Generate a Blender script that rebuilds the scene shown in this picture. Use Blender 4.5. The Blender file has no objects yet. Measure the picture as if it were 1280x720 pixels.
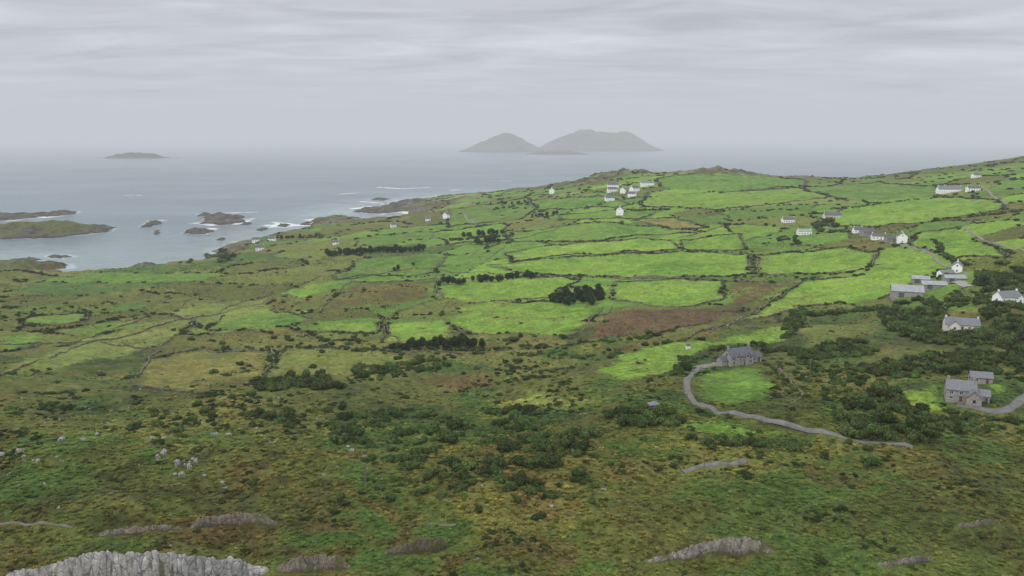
import bpy, bmesh, math, numpy as np
from mathutils import Vector
rng=np.random.default_rng(7)
H=190.0; F=1004.0; P=math.atan(190/F)
D=bpy.data; SC=bpy.context.scene
# ---------------------------------------------------------------- helpers
def lin(r,g,b,k=1.0):
    f=lambda c:(c/255/12.92 if c/255<=0.04045 else ((c/255+0.055)/1.055)**2.4)*k
    return (f(r),f(g),f(b))
def ray(u,v):
    c=(360-v)/F; x=(u-640)/F; y=math.cos(P)+c*math.sin(P); z=-math.sin(P)+c*math.cos(P)
    return math.atan2(x,y), -z/math.hypot(x,y)          # bearing, tan(depression)
TAB=np.random.default_rng(3).random((40,256,256)).astype(np.float32)
def vn(x,y,s):
    t=TAB[s%40]; ix=np.floor(x).astype(np.int64); iy=np.floor(y).astype(np.int64)
    fx=x-ix; fy=y-iy; fx=fx*fx*(3-2*fx); fy=fy*fy*(3-2*fy)
    a=t[ix&255,iy&255]; b=t[(ix+1)&255,iy&255]; c=t[ix&255,(iy+1)&255]; d=t[(ix+1)&255,(iy+1)&255]
    return (a*(1-fx)+b*fx)*(1-fy)+(c*(1-fx)+d*fx)*fy
def fbm(x,y,sc,oc=4,s=0):
    s=int(s); o=0; a=1; tot=0; ca,sa=math.cos(.6),math.sin(.6)
    x=x/sc+s*17.3; y=y/sc+s*9.1
    for i in range(oc):
        o=o+a*(vn(x,y,s+i)*2-1); tot+=a; a*=.5; x,y=(ca*x-sa*y)*2.03,(sa*x+ca*y)*2.03
    return o/tot*1.5
def sst(a,b,x):
    t=np.clip((x-a)/(b-a),0,1); return t*t*(3-2*t)
def pip(x,y,poly):
    ins=np.zeros(x.shape,bool); n=len(poly)
    for i in range(n):
        x0,y0=poly[i]; x1,y1=poly[(i+1)%n]
        if y0==y1: continue
        c=((y0>y)!=(y1>y))&(x<(x1-x0)*(y-y0)/(y1-y0)+x0); ins^=c
    return ins
def sdist(x,y,pts,closed=True):
    d=np.full(x.shape,1e9); n=len(pts)
    for i in range(n if closed else n-1):
        x0,y0=pts[i]; x1,y1=pts[(i+1)%n]; dx,dy=x1-x0,y1-y0; L=dx*dx+dy*dy+1e-9
        t=np.clip(((x-x0)*dx+(y-y0)*dy)/L,0,1); d=np.minimum(d,(x-x0-t*dx)**2+(y-y0-t*dy)**2)
    return np.sqrt(d)
def sea_pt(u,v):
    a,T=ray(u,v); d=H/T; return (d*math.sin(a),d*math.cos(a))
def pol(u,d):
    a,_=ray(u,230); return (d*math.sin(a),d*math.cos(a))
def mesh_np(name,V,Fq,mat=None,cols=None,smooth=True,link=True):
    me=D.meshes.new(name); V=np.asarray(V,np.float32); Fq=np.asarray(Fq,np.int32); k=Fq.shape[1]
    me.vertices.add(len(V)); me.vertices.foreach_set('co',V.ravel())
    me.loops.add(Fq.size); me.loops.foreach_set('vertex_index',Fq.ravel())
    me.polygons.add(len(Fq)); me.polygons.foreach_set('loop_start',np.arange(len(Fq),dtype=np.int32)*k)
    me.polygons.foreach_set('use_smooth',np.full(len(Fq),smooth,bool))
    me.update(calc_edges=True)
    if cols is not None:
        a=me.attributes.new('Col','FLOAT_COLOR','POINT')
        c=np.ones((len(V),4),np.float32); c[:,:3]=cols; a.data.foreach_set('color',c.ravel())
    if mat: me.materials.append(mat)
    ob=D.objects.new(name,me)
    if link: SC.collection.objects.link(ob)
    return ob
def gridfaces(nr,nc):
    i=np.arange(nr-1)[:,None]*nc+np.arange(nc-1)[None,:]
    return np.stack([i,i+1,i+nc+1,i+nc],-1).reshape(-1,4)
# ---------------------------------------------------------------- materials
def newmat(name):
    m=D.materials.new(name); m.use_nodes=True; nt=m.node_tree; nt.nodes.clear()
    return m,nt,nt.nodes,nt.links
def node(N,t,**k):
    n=N.new(t)
    for a,b in k.items(): setattr(n,a,b)
    return n
def mat_attr(name,rough=.9,sc=((.35,.35),(1.6,.4),(9,.3)),bump=.5,bdist=.3,inst=False,spec=.15):
    m,nt,N,L=newmat(name)
    o=N.new('ShaderNodeOutputMaterial'); p=N.new('ShaderNodeBsdfPrincipled')
    p.inputs['Roughness'].default_value=rough; p.inputs['Specular IOR Level'].default_value=spec
    a=node(N,'ShaderNodeAttribute',attribute_name='tint' if inst else 'Col',attribute_type='INSTANCER' if inst else 'GEOMETRY')
    col=a.outputs['Color']
    if inst:
        a2=node(N,'ShaderNodeAttribute',attribute_name='Col',attribute_type='GEOMETRY')
        mx=node(N,'ShaderNodeMix',data_type='RGBA',blend_type='MULTIPLY'); mx.inputs[0].default_value=1
        L.new(col,mx.inputs[6]); L.new(a2.outputs['Color'],mx.inputs[7]); col=mx.outputs[2]
    tc=N.new('ShaderNodeTexCoord'); last=None
    for s,amp in sc:
        n=N.new('ShaderNodeTexNoise'); n.inputs['Scale'].default_value=1/s; n.inputs['Detail'].default_value=3; n.inputs['Roughness'].default_value=.65
        L.new(tc.outputs['Object'],n.inputs['Vector'])
        mr=N.new('ShaderNodeMapRange'); mr.inputs[1].default_value=.3; mr.inputs[2].default_value=.7
        mr.inputs[3].default_value=1-amp; mr.inputs[4].default_value=1+amp; L.new(n.outputs[0],mr.inputs[0])
        vm=node(N,'ShaderNodeVectorMath',operation='SCALE'); L.new(col,vm.inputs[0]); L.new(mr.outputs[0],vm.inputs['Scale']); col=vm.outputs[0]
        if last is None: last=n
    L.new(col,p.inputs['Base Color'])
    if last is not None and bump>0:
        b=N.new('ShaderNodeBump'); b.inputs['Strength'].default_value=bump; b.inputs['Distance'].default_value=bdist
        L.new(last.outputs[0],b.inputs['Height']); L.new(b.outputs[0],p.inputs['Normal'])
    L.new(p.outputs[0],o.inputs[0]); return m
def mat_plain(name,c,rough=.8,var=.15,scale=1.5,spec=.3,bump=.2):
    m,nt,N,L=newmat(name)
    o=N.new('ShaderNodeOutputMaterial'); p=N.new('ShaderNodeBsdfPrincipled')
    p.inputs['Roughness'].default_value=rough; p.inputs['Specular IOR Level'].default_value=spec
    tc=N.new('ShaderNodeTexCoord'); n=N.new('ShaderNodeTexNoise'); n.inputs['Scale'].default_value=scale; n.inputs['Detail'].default_value=6
    L.new(tc.outputs['Object'],n.inputs['Vector'])
    r=N.new('ShaderNodeValToRGB'); r.color_ramp.elements[0].position=.3; r.color_ramp.elements[1].position=.7
    r.color_ramp.elements[0].color=(*[x*(1-var) for x in c],1); r.color_ramp.elements[1].color=(*[min(1,x*(1+var)) for x in c],1)
    L.new(n.outputs[0],r.inputs[0]); L.new(r.outputs[0],p.inputs['Base Color'])
    b=N.new('ShaderNodeBump'); b.inputs['Strength'].default_value=bump; b.inputs['Distance'].default_value=.05
    L.new(n.outputs[0],b.inputs['Height']); L.new(b.outputs[0],p.inputs['Normal'])
    L.new(p.outputs[0],o.inputs[0]); return m
def mat_rock(name,c=(.22,.21,.195),dark=(.06,.05,.04),moss=(.08,.08,.03),mossat=.56):
    m,nt,N,L=newmat(name)
    o=N.new('ShaderNodeOutputMaterial'); p=N.new('ShaderNodeBsdfPrincipled'); p.inputs['Roughness'].default_value=.9; p.inputs['Specular IOR Level'].default_value=.2
    tc=N.new('ShaderNodeTexCoord')
    n=N.new('ShaderNodeTexNoise'); n.inputs['Scale'].default_value=1.6; n.inputs['Detail'].default_value=9; n.inputs['Roughness'].default_value=.7
    n2=N.new('ShaderNodeTexNoise'); n2.inputs['Scale'].default_value=.6; n2.inputs['Detail'].default_value=8; n2.inputs['Roughness'].default_value=.65
    mp=N.new('ShaderNodeMapping'); mp.inputs['Scale'].default_value=(2.6,1.2,.5); mp.inputs['Rotation'].default_value=(0,.35,.2)
    vo=N.new('ShaderNodeTexNoise'); vo.inputs['Scale'].default_value=1.5; vo.inputs['Detail'].default_value=6
    L.new(tc.outputs['Object'],n.inputs['Vector']); L.new(tc.outputs['Object'],n2.inputs['Vector']); L.new(tc.outputs['Object'],mp.inputs[0]); L.new(mp.outputs[0],vo.inputs['Vector'])
    r=N.new('ShaderNodeValToRGB'); e=r.color_ramp.elements; e[0].position=.36; e[0].color=(*dark,1); e[1].position=.46; e[1].color=(*c,1)
    x=e.new(.68); x.color=(*[q*1.5 for q in c],1)
    L.new(vo.outputs[0],r.inputs[0])
    r2=N.new('ShaderNodeValToRGB'); r2.color_ramp.elements[0].position=mossat; r2.color_ramp.elements[0].color=(0,0,0,1); r2.color_ramp.elements[1].position=mossat+.08; r2.color_ramp.elements[1].color=(1,1,1,1)
    L.new(n2.outputs[0],r2.inputs[0])
    mx=node(N,'ShaderNodeMix',data_type='RGBA'); L.new(r2.outputs[0],mx.inputs[0]); L.new(r.outputs[0],mx.inputs[6]); mx.inputs[7].default_value=(*moss,1)
    L.new(mx.outputs[2],p.inputs['Base Color'])
    b=N.new('ShaderNodeBump'); b.inputs['Strength'].default_value=.9; b.inputs['Distance'].default_value=.3
    L.new(n.outputs[0],b.inputs['Height']); L.new(b.outputs[0],p.inputs['Normal']); L.new(p.outputs[0],o.inputs[0]); return m
M_ground=mat_attr('ground_vegetation',sc=((.45,.45),(2.4,.4),(12,.2)),bump=.9,bdist=.4)
M_rockcol=mat_attr('coast_rock',sc=((2,.3),(9,.3)),bump=.8,bdist=1)
M_slab=mat_attr('weathered_slab',sc=((.3,.3),(1.1,.3),(4,.2)),bump=.8,bdist=.1)
M_leaf=mat_attr('leaves',sc=(),bump=0,inst=True,rough=.8)
M_rock=mat_rock('lichen_rock')
M_wall=mat_attr('mossy_stone_wall',sc=((.4,.5),(3,.4)),bump=.6,bdist=.2)
M_white=mat_plain('white_render',(.82,.82,.80),var=.04)
M_cream=mat_plain('cream_render',(.62,.59,.52),var=.08)
M_stone=mat_plain('house_stone',(.27,.25,.225),var=.45,scale=2.2,bump=.6)
M_slate=mat_plain('slate_roof',(.085,.09,.10),var=.3,scale=2,rough=.6)
M_slate2=mat_plain('pale_slate_roof',(.14,.145,.155),var=.25,scale=2,rough=.6)
M_tin=mat_plain('metal_roof',(.25,.26,.26),var=.2,scale=.6,rough=.5)
M_glass=mat_plain('window_glass',(.03,.035,.04),rough=.15,var=.1,spec=.6)
M_frame=mat_plain('window_frame',(.7,.7,.7),var=.03)
M_door=mat_plain('door_paint',(.12,.05,.04),var=.1)
M_concrete=mat_plain('farm_concrete',(.24,.23,.21),var=.25)
M_asph=mat_plain('lane_asphalt',(.12,.115,.108),var=.3,scale=.4,rough=.9)
M_grav=mat_plain('gravel',(.17,.155,.13),var=.3,scale=.6,rough=.95)
M_dirt=mat_plain('dirt_track',(.12,.11,.08),var=.3,scale=.6,rough=.95)
M_wood=mat_plain('weathered_wood',(.16,.13,.1),var=.3,scale=4)
M_teal=mat_plain('teal_paint',(.12,.3,.3),var=.1)
# ---------------------------------------------------------------- terrain relief
ctl=[]
def col(u,L):
    for v,d in L: ctl.append((u,v,d))
col(-260,[(720,60),(650,135),(600,215),(550,310),(500,420),(450,560),(400,770),(350,1080),(310,1500),(260,3000)])
col(0,[(720,58),(650,132),(600,212),(550,303),(500,412),(450,552),(400,765),(350,1060),(310,1500)])
col(200,[(720,54),(650,126),(600,203),(550,290),(500,395),(450,525),(400,720),(360,930),(330,1120),(300,1500)])
col(400,[(720,50),(650,120),(600,195),(550,278),(500,372),(450,490),(400,670),(350,900),(310,1200),(288,1480),(262,2300)])
col(640,[(720,48),(650,118),(600,184),(550,258),(500,340),(450,450),(400,590),(350,790),(300,1080),(270,1400),(250,1750),(239,2200),(238,2600),(240,3500)])
col(780,[(300,1000),(265,1270),(240,1540),(224,1850),(218,2050),(224,2400),(238,3000)])
col(900,[(720,45),(650,108),(600,162),(560,215),(500,310),(450,405),(400,540),(350,720),(300,980),(260,1260),(230,1650),(215,1950),(224,2300),(238,3000)])
col(1020,[(300,960),(260,1230),(235,1600),(223,1950),(230,2400),(240,3000)])
col(1150,[(720,43),(650,100),(600,150),(562,205),(520,285),(480,345),(430,450),(380,580),(330,760),(290,950),(250,1300),(228,1700),(212,2300),(226,3000)])
col(1300,[(720,42),(650,95),(600,138),(560,178),(520,255),(480,325),(430,430),(380,540),(330,690),(290,860),(250,1150),(225,1500),(194,2400),(215,3300)])
col(1560,[(720,42),(600,138),(540,200),(480,300),(400,450),(330,650),(260,1050),(215,1500),(180,2400),(205,3300)])
for u in (-200,400,900,1400):
    for q in (3,9,22): ctl.append((u,None,q))
AZS=1.6
C=[];T0=[]
for u,v,d in ctl:
    if v is None:
        a,_=ray(u,400); T={3:.9,9:.72,22:.64}[d]
    else: a,T=ray(u,v)
    C.append((a*AZS,math.log(d)*.6)); T0.append(T)
C=np.array(C); T0=np.array(T0)
def phi(r2): return np.where(r2>1e-12,r2*np.log(r2+1e-12),0)*.5
K=phi(((C[:,None]-C[None])**2).sum(-1))+np.eye(len(C))*2e-4
Pm=np.c_[np.ones(len(C)),C]; n=len(C)
Amat=np.block([[K,Pm],[Pm.T,np.zeros((3,3))]])
wt=np.linalg.solve(Amat,np.r_[T0,np.zeros(3)])
def rbf(a,l):
    a=np.clip(a,-.72,.72)*AZS; l=l*.6
    o=wt[n]+wt[n+1]*a+wt[n+2]*l
    for i in range(n): o=o+wt[i]*phi((a-C[i,0])**2+(l-C[i,1])**2)
    return o
AM=math.radians(46)
NA,NR=1200,1000
az=np.linspace(-AM,AM,NA); ld=np.linspace(math.log(3.0),math.log(4300),NR)
ca=np.linspace(-AM,AM,160); cl=np.linspace(ld[0],ld[-1],220)
G=rbf(*np.meshgrid(ca,cl))
def resamp(G,ca,cl,az,ld):
    R=np.stack([np.interp(az,ca,G[i]) for i in range(len(cl))]); 
    return np.stack([np.interp(ld,cl,R[:,j]) for j in range(R.shape[1])],1)
Tm=resamp(G,ca,cl,az,ld)
dd=np.exp(ld)[:,None]*np.ones((1,NA)); aa=np.ones((NR,1))*az[None]
X=dd*np.sin(aa); Y=dd*np.cos(aa)
Z=H-dd*Tm
coast_px=[(0,329),(28,327),(50,331),(88,330),(90,335),(60,338),(75,344),(120,346),(160,344),(178,338),(166,331),(195,333),(222,336),(240,333),(262,325),(268,314),(300,303),(332,298),(352,293),(388,286),(392,276),(415,270),(445,273),(470,279),(500,276),(520,268),(492,262),(440,264),(455,259),(510,258),(495,251),(530,249),(560,245),(600,241),(640,239)]
coast=[sea_pt(-500,322),sea_pt(-120,325)]+[sea_pt(*p) for p in coast_px]+[pol(690,2900),pol(800,3000),pol(900,3000),pol(1000,3050),pol(1100,3300),pol(1200,3700),pol(1400,4200),(4200,2600),(600,-50),(-600,-50),(-2200,600)]
jx=fbm(X,Y,40,4,5)*np.clip(dd/1300,0,1)*12; jy=fbm(X,Y,40,4,9)*np.clip(dd/1300,0,1)*14
near_c=dd>700
sd=np.full(X.shape,400.)
sd[near_c]=sdist(X[near_c]+jx[near_c],Y[near_c]+jy[near_c],coast)
ins=np.ones(X.shape,bool); ins[near_c]=pip(X[near_c]+jx[near_c],Y[near_c]+jy[near_c],coast)
amp=np.clip(dd/60,.15,1)
Zn=fbm(X,Y,90,4,11)*3.0*np.clip(dd/300,0.1,1)+fbm(X,Y,22,4,13)*1.5*amp+fbm(X,Y,6,3,15)*(.4+.25*sst(300,90,dd))*amp
Zn=Zn+fbm(X,Y,170,3,30)*3.6*sst(1500,2100,dd)
knoll=np.zeros(X.shape); kh=np.zeros(X.shape)
for (u,dk,r,h) in [(770,1980,48,16),(740,1900,35,11),(715,1850,30,7),(800,2050,35,9),(895,1950,60,11),(930,1980,50,8),(985,1980,40,4),(860,1960,40,7),(690,2050,40,7),(655,2250,45,6)]:
    kx,ky=pol(u,dk); g=np.exp(-((X-kx)**2+((Y-ky)*.7)**2)/(r*r*2)); kh=np.maximum(kh,g*h); knoll=np.maximum(knoll,g)
kn=np.abs(fbm(X,Y,30,4,23)); kh=kh*(.55+1.1*kn)
Z=Z+Zn+kh
rockn=np.abs(fbm(X,Y,35,4,21))
lift=1.2+rockn*7*np.clip(sd/25,0,1)
Zl=np.maximum(Z,lift); cap=.4+sd*.22+rockn*6*np.clip(sd/12,0,1)
Zl=np.minimum(Zl,cap)
bx,by=sea_pt(118,345); beach=np.exp(-(((X-bx)/46)**2+((Y-by)/34)**2)**2)
Zl=Zl*(1-beach)+np.minimum(Zl,.2+sd*.05)*beach
Z=np.where(ins,Zl,-.4-np.minimum(sd*.25,14))
Tgrid=(H-Z)/dd
def ground(x,y):
    x=np.asarray(x,float); y=np.asarray(y,float)
    a=(np.arctan2(x,y)+AM)/(2*AM)*(NA-1); l=(np.log(np.hypot(x,y)+1e-6)-ld[0])/(ld[-1]-ld[0])*(NR-1)
    a=np.clip(a,0,NA-1.001); l=np.clip(l,0,NR-1.001); i=l.astype(int); j=a.astype(int); fi=l-i; fj=a-j
    return (Z[i,j]*(1-fj)+Z[i,j+1]*fj)*(1-fi)+(Z[i+1,j]*(1-fj)+Z[i+1,j+1]*fj)*fi
def W(u,v):
    """where the camera ray through this image pixel meets the terrain"""
    a,T=ray(u,v); j=min(max((a+AM)/(2*AM)*(NA-1),0),NA-1.01); k=int(j); f=j-k
    c=Tgrid[:,k]*(1-f)+Tgrid[:,k+1]*f
    h=np.nonzero(c<=T)[0]; h=h[h>0]; h=h[ld[h]>math.log(25)]
    if len(h)==0: i=int(np.argmin(c[:int(NR*.93)])); d=math.exp(ld[i])
    else:
        i=h[0]; t=(c[i-1]-T)/(c[i-1]-c[i]+1e-9); d=math.exp(ld[i-1]+(ld[i]-ld[i-1])*min(max(t,0),1))
    x,y=d*math.sin(a),d*math.cos(a); return (x,y,float(ground(x,y)))
def W2(p): return W(*p)[:2]
EXP=[]
# ---------------------------------------------------------------- land cover
KA=.70
def c3(r,g,b): return np.array(lin(r,g,b,KA))
BR=c3(122,155,57); BR2=c3(105,138,54); PALE=c3(128,141,68); DULL=c3(116,124,58); TAN=c3(136,130,70); BROWN=c3(102,90,54); RED=c3(106,86,56)
OLV=c3(99,104,49); FERN=c3(79,102,46); DARK=c3(50,66,32); HEATH=c3(104,90,50); YEL=c3(128,124,62); SAND=c3(205,200,185); ROCK=c3(128,120,106)
n80=fbm(X,Y,110,4,1); n25=fbm(X,Y,28,4,2); n7=fbm(X,Y,7,4,3); n2=fbm(X,Y,2,3,4); n40=fbm(X,Y,45,4,6); n12=fbm(X,Y,13,4,37)
def mixc(A,B,t): return A*(1-t[...,None])+B*t[...,None]
Cc=np.ones(X.shape+(3,))*OLV
Cc=mixc(Cc,FERN,sst(-.15,.35,n25+.3*n7))
Cc=mixc(Cc,YEL,sst(.05,.5,n40+.4*n7)*.7)
Cc=mixc(Cc,HEATH,sst(.12,.45,n80*.7+.5*n7-.1*n25+.4*n12)*.7)
Cc=mixc(Cc,DARK,sst(.2,.65,-n40*.8+.5*n7+.4*n12)*.65)
nearf=sst(560,300,dd)
Cc=mixc(Cc,HEATH*.88,sst(300,60,dd)*sst(-.05,.45,n12+.4*n7+.3*n25)*.7)
fernzone=sst(.02,.3,aa)*sst(80,120,dd)*sst(260,200,dd)
Cc=mixc(Cc,FERN*1.05,fernzone*.55*sst(-.5,.2,n7+n25))
Cc=Cc*(1-.06*nearf)[...,None]
rough=np.ones(X.shape)
edge=np.zeros(X.shape)
S=[]
r2=np.random.default_rng(21)
while len(S)<360:
    a=r2.uniform(-.62,.68); d=math.sqrt(r2.uniform(560**2,2400**2)); x,y=d*math.sin(a),d*math.cos(a)
    if all((x-p[0])**2+(y-p[1])**2>(34+d*.012)**2 for p in S): S.append((x,y))
S=np.array(S)
th=.35; rot=lambda x,y:(x*math.cos(th)+y*math.sin(th),(-x*math.sin(th)+y*math.cos(th))*1.5)
sx,sy=rot(S[:,0],S[:,1])
msk=(dd>540)&(dd<2500)&ins&(sd>25)
xs,ys=rot(X[msk]+fbm(X[msk],Y[msk],40,3,8)*9,Y[msk]+fbm(X[msk],Y[msk],40,3,18)*9)
f1=np.full(xs.shape,1e12); f2=f1.copy(); id1=np.zeros(xs.shape,int)
for i in range(len(S)):
    q=(xs-sx[i])**2+(ys-sy[i])**2; c=q<f1; f2=np.where(c,f1,np.minimum(f2,q)); id1=np.where(c,i,id1); f1=np.where(c,q,f1)
eg=np.sqrt(f2)-np.sqrt(f1)
pal=np.array([BR,BR2,BR2*.9,PALE*.9,DULL*.95,OLV,OLV*1.1,OLV*.85,BR2*.8,FERN*1.1,BR*.85])
pw_l=np.array([.08,.17,.15,.1,.14,.16,.1,.02,.05,.03,.02]); pw_r=np.array([.18,.22,.14,.08,.08,.09,.05,.01,.08,.02,.05])
pw_c=np.array([0,.03,.06,.08,.12,.32,.2,.05,.05,.1,.0])
azs=np.arctan2(S[:,0],S[:,1]); ds=np.hypot(S[:,0],S[:,1]); ci=[]
for a_,d_ in zip(azs,ds):
    w_=pw_c if (a_<-.2 and d_>760) else (pw_l if (a_<-.1 or d_<650) else pw_r); ci.append(r2.choice(len(pal),p=w_/w_.sum()))
ci=np.array(ci)
roughc=np.array([.25,.3,.4,.5,.7,1,1,1,.4,1,.3])
pc=pal[ci][id1]*(1+.18*(r2.random(len(S))-.5))[id1][:,None]; fade=sst(540,640,dd[msk])*sst(25,70,sd[msk]); wild=sst(.1,.5,n40[msk]*.7+.5*n25[msk]+.3*n7[msk])*np.clip(roughc[ci][id1]*1.2,.25,1)
fade=fade*(1-wild)
Cc[msk]=Cc[msk]*(1-fade[:,None])+pc*fade[:,None]; rough[msk]=1-fade*(1-roughc[ci][id1])
wl=2.4+dd[msk]*.0019
ev=np.clip(1.4-eg/wl,0,1)*sst(25,60,sd[msk]); edge[msk]=ev
FIELDS=[ # outline, colour, roughness, wall probability
([(820,224),(870,217),(960,214),(1010,226),(1000,234),(900,240),(830,236)],BR2*.95,.3,.8),
([(812,240),(900,241),(1000,235),(1040,246),(900,262),(800,256)],BR*.9,.3,.8),
([(1000,233),(1100,227),(1180,236),(1170,247),(1060,251),(1040,246)],BR2*.9,.4,.8),
([(1060,258),(1180,247),(1250,250),(1256,262),(1180,274),(1100,284),(1030,281)],BR*.97,.2,.8),
([(1150,291),(1200,283),(1230,300),(1265,322),(1200,322),(1140,308)],BR,.2,.8),
([(610,331),(700,322),(850,314),(940,318),(945,341),(880,346),(760,345),(650,341)],BR,.15,1),
([(945,319),(1060,308),(1098,315),(1085,335),(1020,343),(945,342)],BR*.97,.15,1),
([(632,316),(720,304),(840,301),(850,311),(760,317),(640,327)],BR*1.03,.15,1),
([(850,300),(925,292),(932,312),(855,312)],BR*.95,.2,1),
([(640,290),(740,278),(810,283),(880,290),(760,299),(640,303)],BR2*1.0,.35,1),
([(788,276),(845,272),(885,284),(840,287)],TAN,.4,1),
([(700,269),(760,263),(830,262),(800,274),(700,276)],BR2*1.0,.3,1),
([(660,251),(760,246),(790,256),(720,261),(670,262)],BR2*.95,.3,1),
([(560,262),(660,247),(672,260),(650,274),(560,285)],BR2*.85,.5,1),
([(540,291),(630,279),(636,300),(560,306)],BR*.9,.3,1),
([(548,352),(600,347),(660,346),(725,350),(700,362),(690,372),(590,379),(556,372)],BR*1.0,.25,.8),
([(770,352),(840,349),(905,351),(900,376),(850,384),(765,375)],BR,.25,.8),
([(905,351),(1008,349),(965,372),(935,388),(902,390)],BROWN*.85,1,.5),
([(770,388),(850,384),(925,391),(900,404),(850,415),(720,425),(745,400)],RED,1,.3),
([(570,384),(640,378),(700,379),(752,386),(735,402),(710,421),(650,416),(590,418),(560,404)],BR*.93,.35,.6),
([(1010,349),(1080,343),(1168,322),(1160,346),(1100,374),(1040,380),(1000,384),(925,402),(890,412),(960,380)],BR*1.02,.25,.6),
([(1100,310),(1168,320),(1080,343),(1090,333)],BR,.2,.3),
([(738,466),(770,446),(800,433),(880,426),(940,414),(990,405),(985,425),(940,430),(900,431),(870,446),(845,466),(780,476)],BR*.98,.3,.3),
([(868,470),(900,461),(950,459),(970,480),(965,500),(900,508),(868,495)],BR2*1.03,.3,0),
([(1105,490),(1140,484),(1176,482),(1174,505),(1200,520),(1130,514)],BR*.95,.2,.2),
([(1228,480),(1265,482),(1262,494),(1240,496)],BR*.95,.2,.2),
([(848,527),(880,523),(940,533),(1005,541),(990,549),(900,546),(850,540)],BR2*.95,.4,0),
([(180,452),(215,442),(250,436),(340,438),(345,452),(330,471),(285,478),(240,490),(165,484)],YEL*.88+DULL*.12,.7,.4),
([(345,438),(440,436),(490,442),(520,450),(440,470),(335,472)],DULL*1.05,.7,.4),
([(395,400),(440,396),(480,398),(470,417),(400,416)],BR*.95,.4,.4),
([(484,404),(560,401),(560,421),(480,425)],BR*1.0,.3,.4),
([(345,366),(400,352),(440,353),(380,373)],BR*.95,.4,.5),
([(440,327),(500,319),(560,318),(545,341),(420,350)],BR2*.85,.6,.5),
([(440,352),(545,348),(545,374),(400,391)],HEATH*.6+OLV*.4,1,.5),
([(280,395),(340,388),(390,398),(330,415),(260,412)],BR2*.95,.5,.4),
([(60,410),(150,400),(190,404),(120,420)],BR2*.9,.5,.4),
([(0,456),(70,434),(150,412),(245,402),(170,440),(80,462),(0,474)],PALE*.95,.5,.5),
([(30,398),(112,389),(100,403),(30,406)],BR2*1.0,.4,.4),
([(0,420),(60,414),(50,430),(0,440)],BR2*.95,.4,.4),
([(205,392),(270,378),(330,371),(342,385),(250,410)],PALE*.92,.5,.5),
([(600,506),(640,494),(680,486),(760,500),(720,515),(620,513)],PALE*.9+YEL*.06,.8,0),
([(500,472),(560,465),(620,462),(660,480),(560,492)],HEATH*1.0,1,0),
([(640,560),(760,556),(780,590),(700,585)],YEL*.7+HEATH*.2,1,0),
([(450,625),(600,640),(700,650),(560,665),(460,650)],YEL*.7+HEATH*.1,1,0),
([(0,635),(120,650),(330,665),(240,640),(100,620)],YEL*.7+OLV*.2,1,0),
([(830,560),(1000,560),(1080,575),(960,600),(850,600)],YEL*.5+FERN*.45,1,0),
([(120,668),(230,640),(350,650),(340,678),(200,684)],HEATH*.85,1,0),
([(790,700),(860,668),(970,668),(1010,700),(900,715)],HEATH*.85,1,0),
([(470,690),(500,670),(570,668),(580,690),(520,700)],HEATH*.75,1,0),
([(1010,406),(1110,396),(1100,420),(1040,434),(990,440)],DULL*.9,.9,.3),
([(600,428),(640,428),(625,446),(580,444)],RED*.95,1,0),
([(1110,372),(1230,372),(1230,385),(1120,388)],BR2*.85,.5,.3),
([(1190,380),(1240,382),(1230,392),(1180,390)],BR2*.9,.4,.3),
([(820,418),(890,398),(920,402),(860,424)],OLV*1.2,.7,.3),
]
def crinkle(PW,rg,closed=True):
    out=[]; n_=len(PW)
    for i in range(n_ if closed else n_-1):
        a=np.array(PW[i]); b=np.array(PW[(i+1)%n_]); d=b-a; L_=np.linalg.norm(d); nn=np.array([-d[1],d[0]])/(L_+1e-6); k=4
        for j in range(k):
            off=0 if j==0 else rg.normal()*min(L_*.022,4); out.append(tuple(a+d*(j/k)+nn*off))
    if not closed: out.append(tuple(PW[-1]))
    return out
walls=[]
rgf=np.random.default_rng(44)
for k,(poly,cc,rg_,wp) in enumerate(FIELDS):
    PW=crinkle([W2(p) for p in poly],rgf); PA=np.array(PW)
    lo=PA.min(0)-12; hi=PA.max(0)+12
    m=(X>lo[0])&(X<hi[0])&(Y>lo[1])&(Y<hi[1])&(dd>35)
    dm=dd[m]; jit=np.clip(dm/500,.3,1.6)
    x=X[m]+fbm(X[m],Y[m],9,3,7)*2.6*jit; y=Y[m]+fbm(X[m],Y[m],9,3,27)*3.4*jit
    q=pip(x,y,PW); s=sdist(x,y,PW)
    t=q*sst(0,3+rg_*7*np.clip(dm/250,.25,1),s+n7[m]*2.5*np.clip(dm/250,.25,1))
    t=t*(1-sst(.05,.6,n25[m]*.5+n7[m]*.5+n40[m]*.3)*np.clip(.28+rg_,0,.85))
    rows=.05*np.sin((X[m]*math.cos(k)+Y[m]*math.sin(k))*.5/np.clip(dm/400,.8,4)+n40[m]*3)
    shade=(1+.2*n40[m]+.14*n25[m]+.12*n7[m]+rows)[:,None]; yl=np.clip(.5+n25[m]*.6+n40[m]*.3,0,1)[:,None]
    cv=cc*shade*(1+np.array([.24,.02,.16])*(yl-.4))
    Cc[m]=Cc[m]*(1-t[:,None])+cv*t[:,None]
    rough[m]=rough[m]*(1-t)+rg_*.5*t if rg_<1 else rough[m]
    edge[m]=edge[m]*(1-t)
    if wp>0:
        for i in range(0,len(PW),4):
            if rng.random()<wp:
                ch=[PW[(i+j)%len(PW)] for j in range(5)]
                walls.append(ch)
                e=sdist(X[m]+fbm(X[m],Y[m],14,2,31)*1.5,Y[m],ch,False); ww=1.5+dm*.0017
                edge[m]=np.maximum(edge[m],np.clip(1.4-e/ww,0,1)*.95)
en=np.clip(edge*(.75+.8*fbm(X,Y,24,3,33)),0,1)
Cc=mixc(Cc,mixc(DARK*np.ones(X.shape+(3,)),BROWN*.7,sst(-.1,.5,fbm(X,Y,60,2,35))),en*.92)
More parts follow.
